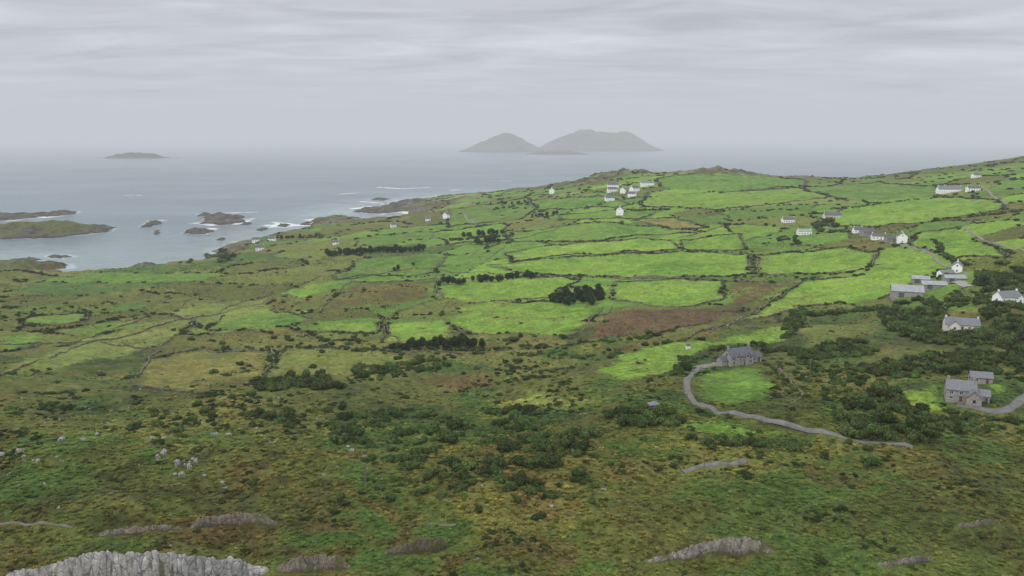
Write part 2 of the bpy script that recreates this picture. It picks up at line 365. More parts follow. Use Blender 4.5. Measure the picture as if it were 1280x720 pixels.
rk=sst(75,5,sd+n25*25)*near_c*ins; rk=np.maximum(rk,ins*near_c*sst(150,40,sd)*sst(.1,.4,n40+.3*n7))
kp=knoll.copy()
for (u,v,r) in [(420,276,60),(500,258,60),(560,250,60)]:
    kx,ky=W2((u,v)); kp=np.maximum(kp,np.exp(-((X-kx)**2+(Y-ky)**2)/(r*r*2)))
rk=np.maximum(rk,sst(.25,.6,kp+.35*n25+.2*n7)*.9)
Cc=mixc(Cc,mixc(np.ones(X.shape+(3,))*ROCK*.72,np.ones(X.shape+(3,))*HEATH*.62,sst(-.2,.3,n25+.3*n7))*(.75+.5*np.clip(n7+.5,0,1))[...,None],rk*.92)
Cc=mixc(Cc,SAND,np.clip(beach*1.3,0,1)*ins*sst(34,20,sd))
farhill=sst(1700,2100,dd)*sst(.33,.45,aa); Cc=mixc(Cc,OLV*.85+n25[...,None]*.01,farhill*.8)
Cc=Cc*(1+.14*n7+.12*n2*sst(900,200,dd)+.14*n12*nearf)[...,None]
Cc=np.clip(Cc,.004,1)
rough=rough*(1-rk)
V=np.stack([X,Y,Z],-1).reshape(-1,3)
mesh_np('ground',V,gridfaces(NR,NA)[:,::-1],M_ground,Cc.reshape(-1,3))
# ---------------------------------------------------------------- islets & islands
islet_polys=[]
def islet(name,front,cap,green=.5,slope=.5,seed=1,n=90):
    PW=[sea_pt(*p) for p in front]; PA=np.array(PW); islet_polys.append(PW)
    lo=PA.min(0)-6; hi=PA.max(0)+6; sz=(hi-lo).max()
    nx=int(np.clip((hi-lo)[0]/sz*n*1.6,24,220)); ny=int(np.clip((hi-lo)[1]/sz*n*1.6,24,220))
    gx,gy=np.meshgrid(np.linspace(lo[0],hi[0],nx),np.linspace(lo[1],hi[1],ny))
    jx=fbm(gx,gy,sz*.12,4,seed)*sz*.045; jy=fbm(gx,gy,sz*.12,4,seed+5)*sz*.045
    s=sdist(gx+jx,gy+jy,PW); q=pip(gx+jx,gy+jy,PW)
    s=np.where(q,s,-s)
    z=cap*(1-np.exp(-np.maximum(s,0)*slope/cap)); z=z*(.7+.9*fbm(gx,gy,sz*.13,4,seed+9))+np.minimum(s,0)*.5-.3
    nn=fbm(gx,gy,sz*.06,4,seed+3)
    g=sst(.35,.7,z/cap+nn*.4)*green
    c=(np.ones(gx.shape+(3,))*ROCK*.52)*(1+.5*nn)[...,None]; c=c*(1-g[...,None])+(OLV*.85)*g[...,None]
    c=mixc(c,ROCK*.18,sst(cap*.2,0,z))
    return mesh_np(name,np.stack([gx,gy,z],-1).reshape(-1,3),gridfaces(ny,nx),M_rockcol,np.clip(c,.01,1).reshape(-1,3))
islet('grassy_islet',[(-60,298),(0,299),(50,298),(100,294),(140,290),(143,286),(120,282),(60,281),(0,284),(-60,286)],13,.9,.6,2)
islet('rocky_islet',[(-40,278),(0,276),(50,272),(98,267),(98,264),(50,266),(0,270),(-40,272)],8,.2,.5,3)
islet('rocky_islet',[(177,284),(190,283),(201,279),(200,276),(188,276),(180,280)],7,0,.9,4)
islet('rocky_islet',[(228,292),(255,293),(268,289),(260,286),(235,287)],5,0,.5,5)
islet('rocky_islet',[(250,279),(280,281),(306,277),(304,271),(285,269),(258,270)],9,0,.6,6)
islet('rocky_islet',[(246,270),(262,271),(268,268),(250,267)],6,0,.5,7)
islet('rocky_islet',[(58,322),(75,323),(92,321),(85,319),(62,319)],3,0,.5,8)
islet('rocky_islet',[(345,283),(358,284),(366,281),(352,279)],4,0,.5,9)
islet('rocky_islet',[(388,288),(420,290),(450,283),(452,276),(430,273),(400,278)],11,.3,.5,10)
islet('rocky_islet',[(440,265),(480,267),(520,262),(515,258),(470,259)],11,.2,.4,11)
islet('rocky_islet',[(480,258),(520,258),(540,252),(530,249),(490,253)],11,.2,.4,12)
islet('rocky_islet',[(530,251),(570,249),(600,245),(590,242),(545,245)],11,.3,.4,13)
for j,pp_ in enumerate([[(0,283),(20,284),(45,281),(20,279)],[(192,293),(199,294),(199,288),(194,288)],[(165,332),(185,334),(200,330),(180,328)],[(10,325),(40,327),(55,324),(30,322)],[(318,288),(328,289),(335,286),(325,285)],[(375,281),(388,282),(392,278),(380,278)],[(462,250),(480,251),(488,248),(470,247)],[(566,247),(585,247),(588,243),(570,243)],[(270,300),(278,301),(284,298),(276,297)],[(300,281),(312,281),(316,279),(306,278)],[(205,334),(218,336),(232,333),(220,330)]]):
    islet('sea_reef',pp_,4,0,.6,20+j,50)
def island(name,base_v,prof,depth,seed,colr,n=160):
    """prof: list of (image column, image row of apex) giving the ridge heights"""
    a,T=ray(prof[0][0],base_v); d=H/T
    us=np.array([p[0] for p in prof],float); y0=d*1.0+depth*.35
    xsn=np.array([y0*math.tan(ray(u,base_v)[0]) for u in us]); hs=np.array([max(0.,H-math.hypot(y0,y0*math.tan(ray(u,base_v)[0]))*ray(u,v)[1]) for u,v in prof]); hs[0]=hs[-1]=0
    gx,gy=np.meshgrid(np.linspace(xsn[0]-60,xsn[-1]+60,n*2),np.linspace(-1.1,1.1,n))
    hp=np.interp(gx,xsn,hs); ker=np.hanning(13); ker/=ker.sum()
    hp=np.stack([np.convolve(r,ker,'same') for r in hp])
    wd=np.interp(gx,xsn,np.sqrt(hs/hs.max()))*.75+.25
    t=gy/wd; wy=y0+gy*depth
    z=hp*np.clip(1-np.abs(t)**1.7,-.2,1)
    nn=fbm(gx,wy,depth*.3,5,seed); z=z*(1+.16*nn)+np.minimum(0,(1-np.abs(t)))*20-2+np.abs(nn)*5
    slope=sst(.55,.15,z/hs.max()+.25*nn)
    c=mixc(np.ones(gx.shape+(3,))*(OLV*colr),ROCK*.5,slope*.6)*(1+.5*nn)[...,None]
    c=mixc(c,ROCK*.25,sst(hs.max()*.09+6,2,z))
    return mesh_np(name,np.stack([gx,wy,z],-1).reshape(-1,3),gridfaces(n,n*2),M_rockcol,np.clip(c,.01,1).reshape(-1,3))
island('island',190,[(572,190),(590,183),(605,175),(618,169.5),(630,167.5),(642,169),(655,175),(668,182),(680,188),(690,190)],420,1,.6)
island('island',188.5,[(668,190),(680,181),(695,173),(712,165.5),(735,164),(760,164.5),(785,167),(800,173),(812,181),(824,186),(830,190)],700,2,.6)
island('island',193,[(655,193),(675,189.5),(700,188),(720,189.5),(737,193)],160,3,.5,90)
island('island',201,[(131,201),(138,195),(155,191.5),(175,191),(195,192.5),(205,196.5),(216,201)],150,4,.2,90)
# ---------------------------------------------------------------- sea
NSa,NSr=800,560
sa=np.linspace(-math.radians(52),math.radians(52),NSa); sr=np.exp(np.r_[np.linspace(math.log(600),math.log(5200),NSr-40),np.linspace(math.log(5300),math.log(70000),40)])
sX=sr[:,None]*np.sin(sa); sY=sr[:,None]*np.cos(sa)
foam=np.zeros(sX.shape); shal=np.zeros(sX.shape)
m=(sr[:,None]*np.ones((1,NSa)))<3800
m&=(sa[None]<.1)
x,y=sX[m],sY[m]; dmin=sdist(x,y,coast); fo=np.zeros(x.shape)
nf=fbm(x,y,30,4,3); nf2=fbm(x,y,140,2,6)
di=np.full(x.shape,1e9)
for pw in islet_polys[:12]: di=np.minimum(di,sdist(x,y,pw))
open_=sst(1350,1800,np.hypot(x,y))
fo=np.maximum(sst(6,1,np.minimum(dmin,di)+nf*6)*.25, sst(18,3,np.minimum(di,dmin)+nf*24)*open_*sst(.2,.6,nf2+.1)*.75)
def streak(u0,v0,u1,v1,w):
    a,b=sea_pt(u0,v0),sea_pt(u1,v1); return sst(w,w*.3,sdist(x,y+nf*w*.8,[a,b],False)+np.abs(nf)*w*.7)
for s in [(474,234,500,236,16),(505,236,536,234,14),(158,244,178,244,8),(452,252,478,254,10),(292,266,318,265,10),(262,267,290,266,6),(155,325,160,325,2),(600,226,640,226,9),(560,238,580,237,10),(420,243,450,241,8)]:
    fo=np.maximum(fo,streak(*s))
foam[m]=np.clip(fo,0,1); shal[m]=sst(220,20,dmin+nf*60)
bx2,by2=sea_pt(150,325); shal=np.maximum(shal,.8*np.exp(-((sX-bx2)**2+(sY-by2)**2)/260**2))
m_,nt,N,L=newmat('sea_water')
o=N.new('ShaderNodeOutputMaterial'); p=N.new('ShaderNodeBsdfPrincipled'); p.inputs['Roughness'].default_value=.22; p.inputs['IOR'].default_value=1.33
at=node(N,'ShaderNodeAttribute',attribute_name='Col'); L.new(at.outputs['Color'],p.inputs['Base Color'])
tc=N.new('ShaderNodeTexCoord'); 
def wv(sx_,sy_,sc):
    mp=N.new('ShaderNodeMapping'); mp.inputs['Scale'].default_value=(sx_,sy_,1); mp.inputs['Rotation'].default_value=(0,0,.35)
    w=N.new('ShaderNodeTexNoise'); w.inputs['Scale'].default_value=sc; w.inputs['Detail'].default_value=6; w.inputs['Roughness'].default_value=.6
    L.new(tc.outputs['Object'],mp.inputs[0]); L.new(mp.outputs[0],w.inputs['Vector']); return w
w1=wv(1,2.2,.09); w2=wv(1,2,.012)
ad=node(N,'ShaderNodeMath',operation='MULTIPLY_ADD'); L.new(w2.outputs[0],ad.inputs[0]); ad.inputs[1].default_value=3.5; L.new(w1.outputs[0],ad.inputs[2])
b=N.new('ShaderNodeBump'); b.inputs['Strength'].default_value=.8; b.inputs['Distance'].default_value=3.2; L.new(ad.outputs[0],b.inputs['Height']); L.new(b.outputs[0],p.inputs['Normal'])
L.new(p.outputs[0],o.inputs[0])
deep=np.array([.105,.145,.165]); shl=np.array([.19,.245,.245])
sc_=mixc(np.ones(sX.shape+(3,))*deep,shl,shal)
sc_=sc_*(1+.2*fbm(sX,sY*1.6,300,5,12))[...,None]
sc_=mixc(sc_,np.array([.8,.82,.82]),foam)
mesh_np('sea',np.stack([sX,sY,np.zeros(sX.shape)],-1).reshape(-1,3),gridfaces(NSr,NSa)[:,::-1],m_,sc_.reshape(-1,3))
# ---------------------------------------------------------------- plant templates
def leafcloud(rg,lobes,nl,leaf,shade_lo=.6):
    L=np.array(lobes,float); vol=L[:,3]**2; pr=vol/vol.sum()
    k=rg.choice(len(L),nl,p=pr); dr=rg.normal(size=(nl,3)); dr/=np.linalg.norm(dr,axis=1)[:,None]
    rad=rg.uniform(.72,1.15,nl)
    Cn=L[k,:3]+dr*(L[k,3]*rad)[:,None]*np.array([1,1,.85])
    nrm=dr+rg.normal(size=(nl,3))*.5; nrm/=np.linalg.norm(nrm,axis=1)[:,None]
    t=np.cross(nrm,rg.normal(size=(nl,3))); t/=np.linalg.norm(t,axis=1)[:,None]; bb=np.cross(nrm,t)
    s=leaf*rg.uniform(.5,1.5,nl)[:,None]
    V=np.stack([Cn-t*s,Cn-bb*s*.6,Cn+t*s,Cn+bb*s*.6+nrm*s*.2],1).reshape(-1,3)
    sh=rg.uniform(shade_lo,1.45,nl)*(.8+.4*rg.random(len(L)))[k]
    col=np.stack([sh*rg.uniform(.85,1.2,nl),sh,sh*rg.uniform(.7,1.1,nl)],1)
    return V,np.repeat(col,4,0)
bm=bmesh.new(); bmesh.ops.create_icosphere(bm,subdivisions=2,radius=1); ICO=np.array([v.co[:] for v in bm.verts]); ICF=np.array([[v.index for v in q.verts] for q in bm.faces]); bm.free()
def core(rg,lobes,f=.78):
    Vs=[];Fs=[];o=0
    for l in lobes:
        Vs.append(ICO*(1+.12*rg.normal(size=(len(ICO),1)))*l[3]*f*np.array([1,1,.85])+np.array(l[:3])); Fs.append(ICF+o); o+=len(ICO)
    return np.concatenate(Vs),np.concatenate(Fs)
def tube(p0,p1,r0,r1,n=6):
    p0=np.array(p0,float);p1=np.array(p1,float); d=p1-p0; d/=np.linalg.norm(d); a=np.cross(d,[.3,.9,.1]); a/=np.linalg.norm(a); b=np.cross(d,a)
    t=np.linspace(0,2*math.pi,n,endpoint=False); c=np.cos(t)[:,None]*a+np.sin(t)[:,None]*b
    V=np.r_[p0+c*r0,p1+c*r1]; i=np.arange(n); j=(i+1)%n
    return V,np.stack([i,j,j+n,i+n],1)
def build_template(name,seed,kind):
    rg=np.random.default_rng(seed); V=[];T=[];Cl=[];o=0
    def add(v,f,c):
        nonlocal o
        if f.shape[1]==4: f=np.r_[f[:,[0,1,2]],f[:,[0,2,3]]]
        V.append(v);T.append(f+o);Cl.append(c if np.ndim(c)==2 else np.ones((len(v),3))*c); o+=len(v)
    if kind=='bush':
        lobes=[(rg.normal()*.36,rg.normal()*.36,rg.uniform(.25,.62),rg.uniform(.3,.56)) for _ in range(8)]
        cv,cf=core(rg,lobes); add(cv,cf,.6)  # inner core coloured darker than the leaves, painted shade inside the bush
        v,c=leafcloud(rg,lobes,800,.09); add(v,np.arange(len(v)).reshape(-1,4),c)
    elif kind=='tree':
        bark=np.array([.9,.7,.6]); lobes=[]
        tb=(rg.normal()*.05,0,.5); v,f=tube((0,0,-.1),tb,.07,.045); add(v,f,bark)
        for i in range(9):
            a=i*2.4+rg.normal()*.3; r=rg.uniform(.15,.55); z=rg.uniform(.6,1.35)
            e=(r*math.cos(a),r*math.sin(a),z); v,f=tube(tb,e,.035,.01,5); add(v,f,bark); lobes.append((*e,rg.uniform(.22,.38)))
        cv,cf=core(rg,lobes,.6); add(cv,cf,.55)  # crown core darkened in its colour to stand for shade between leaves
        v,c=leafcloud(rg,lobes,1100,.07); add(v,np.arange(len(v)).reshape(-1,4),c)
    elif kind=='pine':
        bark=np.array([1.1,.8,.6]); lean=rg.normal()*.12
        v,f=tube((0,0,-.1),(lean,0,1.2),.05,.02); add(v,f,bark); lobes=[]
        for i in range(10):
            z=.45+i*.075; a=i*2.4; r=rg.uniform(.1,.42)*(1-.5*abs(i-4)/6)
            e=(lean*z/1.2+r*math.cos(a),r*math.sin(a),z); v,f=tube((lean*z/1.3,0,z-.1),e,.015,.006,4); add(v,f,bark); lobes.append((*e,rg.uniform(.18,.3)))
        v,c=leafcloud(rg,lobes,700,.08); add(v,np.arange(len(v)).reshape(-1,4),c)
    elif kind=='tussock':
        nb=46; a=rg.uniform(0,6.28,nb); r0=rg.uniform(0,.3,nb); l=rg.uniform(.25,.6,nb); out=rg.uniform(.3,1.0,nb)
        bx=np.c_[np.cos(a)*r0,np.sin(a)*r0,np.zeros(nb)-.05]; dr=np.c_[np.cos(a),np.sin(a),np.zeros(nb)]; sd_=np.c_[-np.sin(a),np.cos(a),np.zeros(nb)]*.05
        mid=bx+dr*(out*l*.5)[:,None]+np.array([0,0,1])*(l*.6)[:,None]; tip=bx+dr*(out*l*1.3)[:,None]+np.array([0,0,1])*(l*.7)[:,None]
        v=np.stack([bx-sd_,bx+sd_,mid+sd_,mid-sd_,tip],1).reshape(-1,3); i=np.arange(nb)*5
        f=np.r_[np.stack([i,i+1,i+2],1),np.stack([i,i+2,i+3],1),np.stack([i+3,i+2,i+4],1)]
        sh=np.repeat(rg.uniform(.7,1.6,nb),5)[:,None]*np.array([1.1,1,.85]); add(v,f,sh)
    elif kind=='fern':
        nf=8
        for k in range(nf):
            a=k*2*math.pi/nf+rg.normal()*.3; L_=rg.uniform(.55,.95); sh=rg.uniform(.75,1.45)
            ts=np.linspace(.15,1,7); pts=[np.array([math.cos(a)*L_*t,math.sin(a)*L_*t,.15+.6*L_*t-.6*L_*t*t]) for t in ts]
            sdv=np.array([-math.sin(a),math.cos(a),0]); fw=np.array([math.cos(a),math.sin(a),-.1])
            for t,p_ in zip(ts,pts):
                w=.28*(1-t)**.7+.03
                for s in (-1,1):
                    q=np.array([p_,p_+sdv*s*w+fw*.06-np.array([0,0,.03]),p_+fw*.11+sdv*s*w*.35]); add(q,np.array([[0,1,2]]),sh*rg.uniform(.85,1.15))
    elif kind=='heather':
        lobes=[(rg.normal()*.24,rg.normal()*.24,rg.uniform(.02,.16),rg.uniform(.18,.32)) for _ in range(6)]
        v,c=leafcloud(rg,lobes,220,.07,.6); add(v,np.arange(len(v)).reshape(-1,4),c)
    return mesh_np(name,np.concatenate(V),np.concatenate(T),M_leaf,np.concatenate(Cl),smooth=False,link=False)
def coll(name,kind,n,seed):
    c=D.collections.new(name)
    for i in range(n): c.objects.link(build_template('%s_form_%s'%(kind,'abcdef'[i]),seed+i,kind))
    return c
C_bush=coll('bush_forms','bush',5,100); C_tree=coll('tree_forms','tree',4,200); C_pine=coll('pine_forms','pine',4,300)
C_tus=coll('tussock_forms','tussock',4,400); C_fern=coll('fern_forms','fern',4,500); C_heath=coll('heather_forms','heather',4,600)
def scatter_now(name,P3,scl,tint,coln,nvar,zs=None,tilt=.08,loc=None):
    P3=np.asarray(P3,float); n_=len(P3); me=D.meshes.new(name); me.vertices.add(n_); me.vertices.foreach_set('co',P3.astype(np.float32).ravel())
    S3=np.ones((n_,3),np.float32)*np.asarray(scl,np.float32)[:,None]; S3[:,2]*=(zs if zs is not None else rng.uniform(.75,1.2,n_))
    R=np.c_[rng.normal(0,tilt,n_),rng.normal(0,tilt,n_),rng.uniform(0,6.28,n_)].astype(np.float32)
    a=me.attributes.new('scl','FLOAT_VECTOR','POINT'); a.data.foreach_set('vector',S3.ravel())
    a=me.attributes.new('rot','FLOAT_VECTOR','POINT'); a.data.foreach_set('vector',R.ravel())
    a=me.attributes.new('tint','FLOAT_COLOR','POINT'); t4=np.ones((n_,4),np.float32); t4[:,:3]=tint; a.data.foreach_set('color',t4.ravel())
    a=me.attributes.new('idx','INT','POINT'); a.data.foreach_set('value',rng.integers(0,nvar,n_).astype(np.int32))
    ob=D.objects.new(name,me); SC.collection.objects.link(ob)
    g=D.node_groups.new(name+'_nodes','GeometryNodeTree')
    g.interface.new_socket('Geometry',in_out='INPUT',socket_type='NodeSocketGeometry'); g.interface.new_socket('Geometry',in_out='OUTPUT',socket_type='NodeSocketGeometry')
    N=g.nodes;L=g.links; gi=N.new('NodeGroupInput'); go=N.new('NodeGroupOutput'); ip=N.new('GeometryNodeInstanceOnPoints')
    ci_=N.new('GeometryNodeCollectionInfo'); ci_.inputs[0].default_value=coln; ci_.inputs[1].default_value=True; ci_.inputs[2].default_value=True
    def na(nm,t):
        q=N.new('GeometryNodeInputNamedAttribute'); q.data_type=t; q.inputs[0].default_value=nm; return q.outputs[0]
    L.new(gi.outputs[0],ip.inputs['Points']); L.new(ci_.outputs[0],ip.inputs['Instance']); ip.inputs['Pick Instance'].default_value=True
    L.new(na('idx','INT'),ip.inputs['Instance Index'])
    er=N.new('FunctionNodeEulerToRotation'); L.new(na('rot','FLOAT_VECTOR'),er.inputs[0]); L.new(er.outputs[0],ip.inputs['Rotation'])
    L.new(na('scl','FLOAT_VECTOR'),ip.inputs['Scale']); L.new(ip.outputs[0],go.inputs[0])
    md=ob.modifiers.new('scatter','NODES'); md.node_group=g
    if loc: ob.location=loc
    return ob
DEFER=[]
def scatter(name,P3,scl,tint,coln,nvar,zs=None,tilt=.08,pad=0.): DEFER.append((name,np.array(P3),np.array(scl),np.array(tint),coln,nvar,zs,tilt,pad))
def flush():
    E=np.array(EXP)
    for (name,P3,scl,tint,coln,nvar,zs,tilt,pad) in DEFER:
        keep=np.ones(len(P3),bool)
        for ex,ey,er in E: keep&=((P3[:,0]-ex)**2+(P3[:,1]-ey)**2)>(er+pad*scl)**2
        scatter_now(name,P3[keep],scl[keep],tint[keep],coln,nvar,zs[keep] if zs is not None else None,tilt)
flat=lambda A:A.reshape(-1)
fd,fr,fe,fC=flat(dd),flat(rough),flat(edge),Cc.reshape(-1,3)
fa=flat(aa); finfov=np.abs(fa)<math.radians(39)
fins=flat(ins)&(flat(Z)>1)
def sample(w,n_):
    w=w*fins*finfov; i=rng.choice(len(w),n_,p=w/w.sum()); d=fd[i]*np.exp(rng.uniform(-.5,.5,n_)*(ld[1]-ld[0])); a=fa[i]+rng.uniform(-.5,.5,n_)*(az[1]-az[0])
    x=d*np.sin(a); y=d*np.cos(a); return i,np.c_[x,y,ground(x,y)],d
fn25,fn7,fn40,fn80,fn12=flat(n25),flat(n7),flat(n40),flat(n80),flat(n12)
g_=fC[:,1]/(fC[:,0]+1e-5)
zone=(fd>28)*sst(430,220,fd)
i,P3,d=sample(fd*zone*(g_>1.1)*sst(-.3,.35,fn7+.5*fn25)*(fr>.4),15000)
scatter('bracken_ferns',P3,.5+d*.0032,fC[i]*rng.uniform(1.05,1.75,(len(i),1))*np.array([1.04,1.0,.88]),C_fern,4)
i,P3,d=sample(fd*zone*(fr>.4),20000)
scatter('moorland_grass',P3,(.5+d*.003)*rng.uniform(.6,1.3,len(i)),fC[i]*rng.uniform(1.0,2.05,(len(i),1))*np.array([1.06,1,.9]),C_tus,4)
i,P3,d=sample(fd*zone*(fr>.4)*(g_<1.15),7500)
scatter('heather',P3,(.6+d*.0035)*rng.uniform(.6,1.4,len(i)),fC[i]*rng.uniform(.7,1.4,(len(i),1)),C_heath,4)
i,P3,d=sample((fd**1.4)*(fd>110)*(fd<1100)*(fr>.5)*sst(-.2,.5,fn25+.5*fn7),11000)
scatter('low_gorse_shrubs',P3,rng.uniform(.4,1.3,len(i))*(.7+d*.001),fC[i]*rng.uniform(.5,1.1,(len(i),1))*np.array([.9,1.05,.9]),C_heath,4)
i,P3,d=sample((fd**1.2)*(fd>70)*(fd<420)*(fr>.5)*sst(.0,.6,fn12+.4*fn40),2600)
scatter('dark_heath_shrubs',P3,rng.uniform(.35,1.1,len(i))*(.6+d*.0025),DARK*rng.uniform(.8,1.9,(len(i),1)),C_bush,5,zs=rng.uniform(.5,.9,len(i)))
i,P3,d=sample((fd**2)*(fd>500)*(fd<2300)*(fe>.75)*sst(-.4,.25,fn40+.5*fn25),10000)
scatter('hedgerow_shrubs',P3,rng.uniform(.6,2.2,len(i))*(.8+d*.0003),DARK*rng.uniform(.7,1.4,(len(i),1)),C_bush,5,zs=rng.uniform(.5,.9,len(i)))
BT=lin(78,96,48,.68)
def inpoly(px,n_):
    PW=[W2(p) for p in px]; PA=np.array(PW); out=[]
    lo,hi=PA.min(0),PA.max(0)
    while len(out)<n_:
        q=rng.uniform(lo,hi,(n_*4,2)); k=pip(q[:,0],q[:,1],PW); out.extend(q[k].tolist())
    return np.array(out[:n_])
bp=[];bs=[]
def thicket(px,n_,s0,s1):
    q=inpoly(px,n_); bp.append(q); bs.append(s0+(s1-s0)*rng.random(n_)**1.6)
def hedge(px,step,s0,s1,w=1.5):
    PW=np.array([W2(p) for p in px]); 
    for a,b in zip(PW[:-1],PW[1:]):
        n_=max(1,int(np.linalg.norm(b-a)/step)); t=(np.arange(n_)+rng.random(n_))/n_
        q=a+(b-a)*t[:,None]+rng.normal(0,w,(n_,2)); bp.append(q); bs.append(rng.uniform(s0,s1,n_))
thicket([(310,474),(400,468),(445,478),(420,487),(320,488)],90,1.6,3.6)
thicket([(440,460),(545,447),(560,458),(450,472)],80,1.5,3.6)
thicket([(400,510),(560,518),(740,545),(745,575),(690,612),(560,605),(430,570)],200,.9,3.8)
thicket([(610,512),(660,512),(700,532),(640,535)],28,1.8,3.8)
thicket([(650,550),(690,545),(705,575),(655,585)],20,1.6,3.6)
thicket([(560,600),(640,590),(760,600),(720,625),(590,622)],60,.6,2.2)
thicket([(460,595),(560,590),(600,620),(520,640),(450,620)],36,.5,1.8)
thicket([(760,520),(845,510),(850,532),(780,535)],50,1.8,3.8)
thicket([(280,515),(380,520),(380,535),(290,530)],30,1.2,3.2)
thicket([(0,500),(120,505),(260,520),(240,530),(100,515),(0,512)],50,.8,2.2)
thicket([(1040,520),(1100,484),(1150,515),(1180,540),(1160,552),(1050,549)],110,1.8,4.2)
thicket([(1180,505),(1260,522),(1280,530),(1200,545),(1170,540)],50,1.4,3)
thicket([(1100,388),(1180,386),(1185,415),(1230,422),(1280,412),(1280,440),(1180,432),(1110,412)],320,1.8,4.6)
thicket([(1215,342),(1280,340),(1280,366),(1235,366)],80,3,5.2)
thicket([(1210,395),(1290,385),(1290,430),(1225,425)],90,2,4.8)
thicket([(1140,372),(1240,368),(1240,380),(1150,386)],40,1.6,3.4)
thicket([(1165,342),(1205,338),(1215,352),(1180,356)],26,3,5)
thicket([(985,395),(1010,388),(1000,410),(975,425)],60,1.8,3.8)
thicket([(965,440),(1010,436),(1080,425),(1085,445),(1000,450)],130,1.5,3.6)
thicket([(1070,460),(1180,445),(1280,440),(1280,465),(1180,470),(1100,478)],220,1.4,3.2)
thicket([(990,450),(1080,455),(1090,480),(1040,510),(1000,480)],120,.9,2.4)
thicket([(838,470),(845,452),(875,448),(872,458),(855,472)],30,1.6,3)
thicket([(885,440),(900,432),(960,430),(975,440),(950,442)],30,1.4,2.8)
thicket([(862,548),(900,548),(1005,555),(1000,563),(870,559)],44,1.4,2.8)
thicket([(700,430),(800,436),(760,450),(700,450),(640,445)],50,1,2.4)
thicket([(255,322),(285,316),(300,330),(268,336)],40,4,7.5)
thicket([(380,292),(405,292),(405,299),(382,299)],14,3,5)
thicket([(1015,280),(1045,276),(1048,290),(1020,291)],24,4,6.5)
thicket([(620,258),(665,252),(660,262),(615,264)],22,2.5,4)
thicket([(960,300),(1000,298),(1005,304),(965,305)],10,2,4)
hedge([(0,515),(100,512)],4,1.2,2.3); hedge([(0,470),(60,462)],7,1.2,2.3)
hedge([(1000,395),(1110,385)],2,1.8,3.6); hedge([(960,455),(985,480),(1000,500)],3,1,2.0); hedge([(868,514),(900,522),(980,537),(1060,555)],4,.8,1.7,1); hedge([(1060,548),(1150,556)],3,1.4,2.6,1)
hedge([(380,436),(500,440),(600,438),(690,434)],3,1.3,3); hedge([(800,430),(880,425)],4,1.3,2.3)
hedge([(870,268),(1000,262)],7,1.8,3); hedge([(1035,262),(1150,250)],7,1.8,3); hedge([(1170,275),(1250,268),(1280,262)],5,2,3.5)
hedge([(1200,285),(1220,300),(1270,318)],5,1.5,2.5); hedge([(780,265),(840,262)],5,2.2,4);hedge([(730,262),(770,250)],6,2,3)
hedge([(560,300),(600,297),(635,296)],5,3,4.5); hedge([(760,250),(820,246)],6,2,4); hedge([(1050,290),(1110,296)],5,2,4); hedge([(1130,305),(1150,312)],5,2,3.5)
hedge([(690,420),(760,428),(830,418)],3,1.0,2.4); hedge([(1120,380),(1240,372)],3,1.8,3.4); hedge([(600,312),(640,304)],6,2,4)
hedge([(240,437),(340,434),(440,433)],4,1,2.2); hedge([(330,472),(350,438)],4,1,2); hedge([(1170,300),(1180,320),(1210,335)],5,1.8,3.6); hedge([(940,318),(945,342)],5,1,2.2); hedge([(1240,330),(1280,336)],4,2,4)
hedge([(480,345),(560,346),(650,343),(760,347)],6,1,2.2); hedge([(850,346),(1000,345)],6,1,2.2); hedge([(640,329),(760,319),(850,313),(940,316)],7,1,2.3)
q=np.concatenate(bp); s=np.concatenate(bs)
i,P3,d=sample((fd**1.6)*(fd>120)*(fd<900)*(fr>.6)*sst(-.1,.6,fn40),1100); q=np.r_[q,P3[:,:2]]; s=np.r_[s,.5+2.3*rng.random(1100)**2]
P3=np.c_[q,ground(q[:,0],q[:,1])-.25]
scatter('scrub_bushes',P3,s,np.array(BT)*rng.uniform(.5,1.6,(len(q),1))*rng.uniform(.86,1.16,(len(q),3)),C_bush,5,pad=.7)
def plant(name,u,v,s,coln,tint):
    x,y,z=W(u,v); scatter_now(name,np.array([[0,0,0]]),np.array([s]),np.array([tint]),coln,4,loc=(x,y,z-.2))
for (u,v,s) in [(510,587,3.2),(560,553,3.6),(672,580,3.4),(738,628,1.2),(642,426,4.2),(886,557,3.0),(1188,517,2.6),(962,630,1.0),(543,462,3.6),(363,534,2.2),(922,550,2),(1148,552,3.6),(1118,550,2.8),(805,550,1.5),(1075,545,3)]:
    plant('rounded_bush',u,v,s,C_bush,np.array(BT)*rng.uniform(.8,1.3))
for (u,v,s) in [(1090,552,4.4),(1162,553,4.0),(1108,535,4.2),(1140,542,4.0),(1250,362,6),(1185,352,5.5),(1275,360,6),(1130,405,4.5),(1265,420,4.6),(1235,400,4.4),(1170,400,4),(1150,398,4.5),(1215,440,3.6),(1230,358,6)]:
    plant('tree',u,v,s,C_tree,np.array(BT)*rng.uniform(.8,1.1))
PT=np.array(lin(56,74,40,.62)); pp=[];ps=[]
def row(px,n_,s0,s1,w=3):
    PW=np.array([W2(p) for p in px]); 
    for a,b in zip(PW[:-1],PW[1:]):
        t=(np.arange(n_)+rng.random(n_)*.9)/n_; pp.append(a+(b-a)*t[:,None]+rng.normal(0,w,(n_,2))); ps.append(rng.uniform(s0,s1,n_))
row([(412,320),(470,316),(530,313)],26,5,8); row([(575,297),(630,293)],12,5,8); row([(592,352),(668,348)],22,4,6.5); row([(548,356),(578,356)],9,4,6.5)
row([(488,438),(550,436),(598,435)],18,2.8,5); row([(500,434),(590,430)],22,2.8,5)
row([(600,306),(622,303)],9,6,9,8); row([(480,342),(520,330)],4,3,4.5); row([(350,300),(380,296)],9,4,6)
row([(660,272),(700,268)],10,3.5,6); row([(615,256),(655,254)],10,4,6)
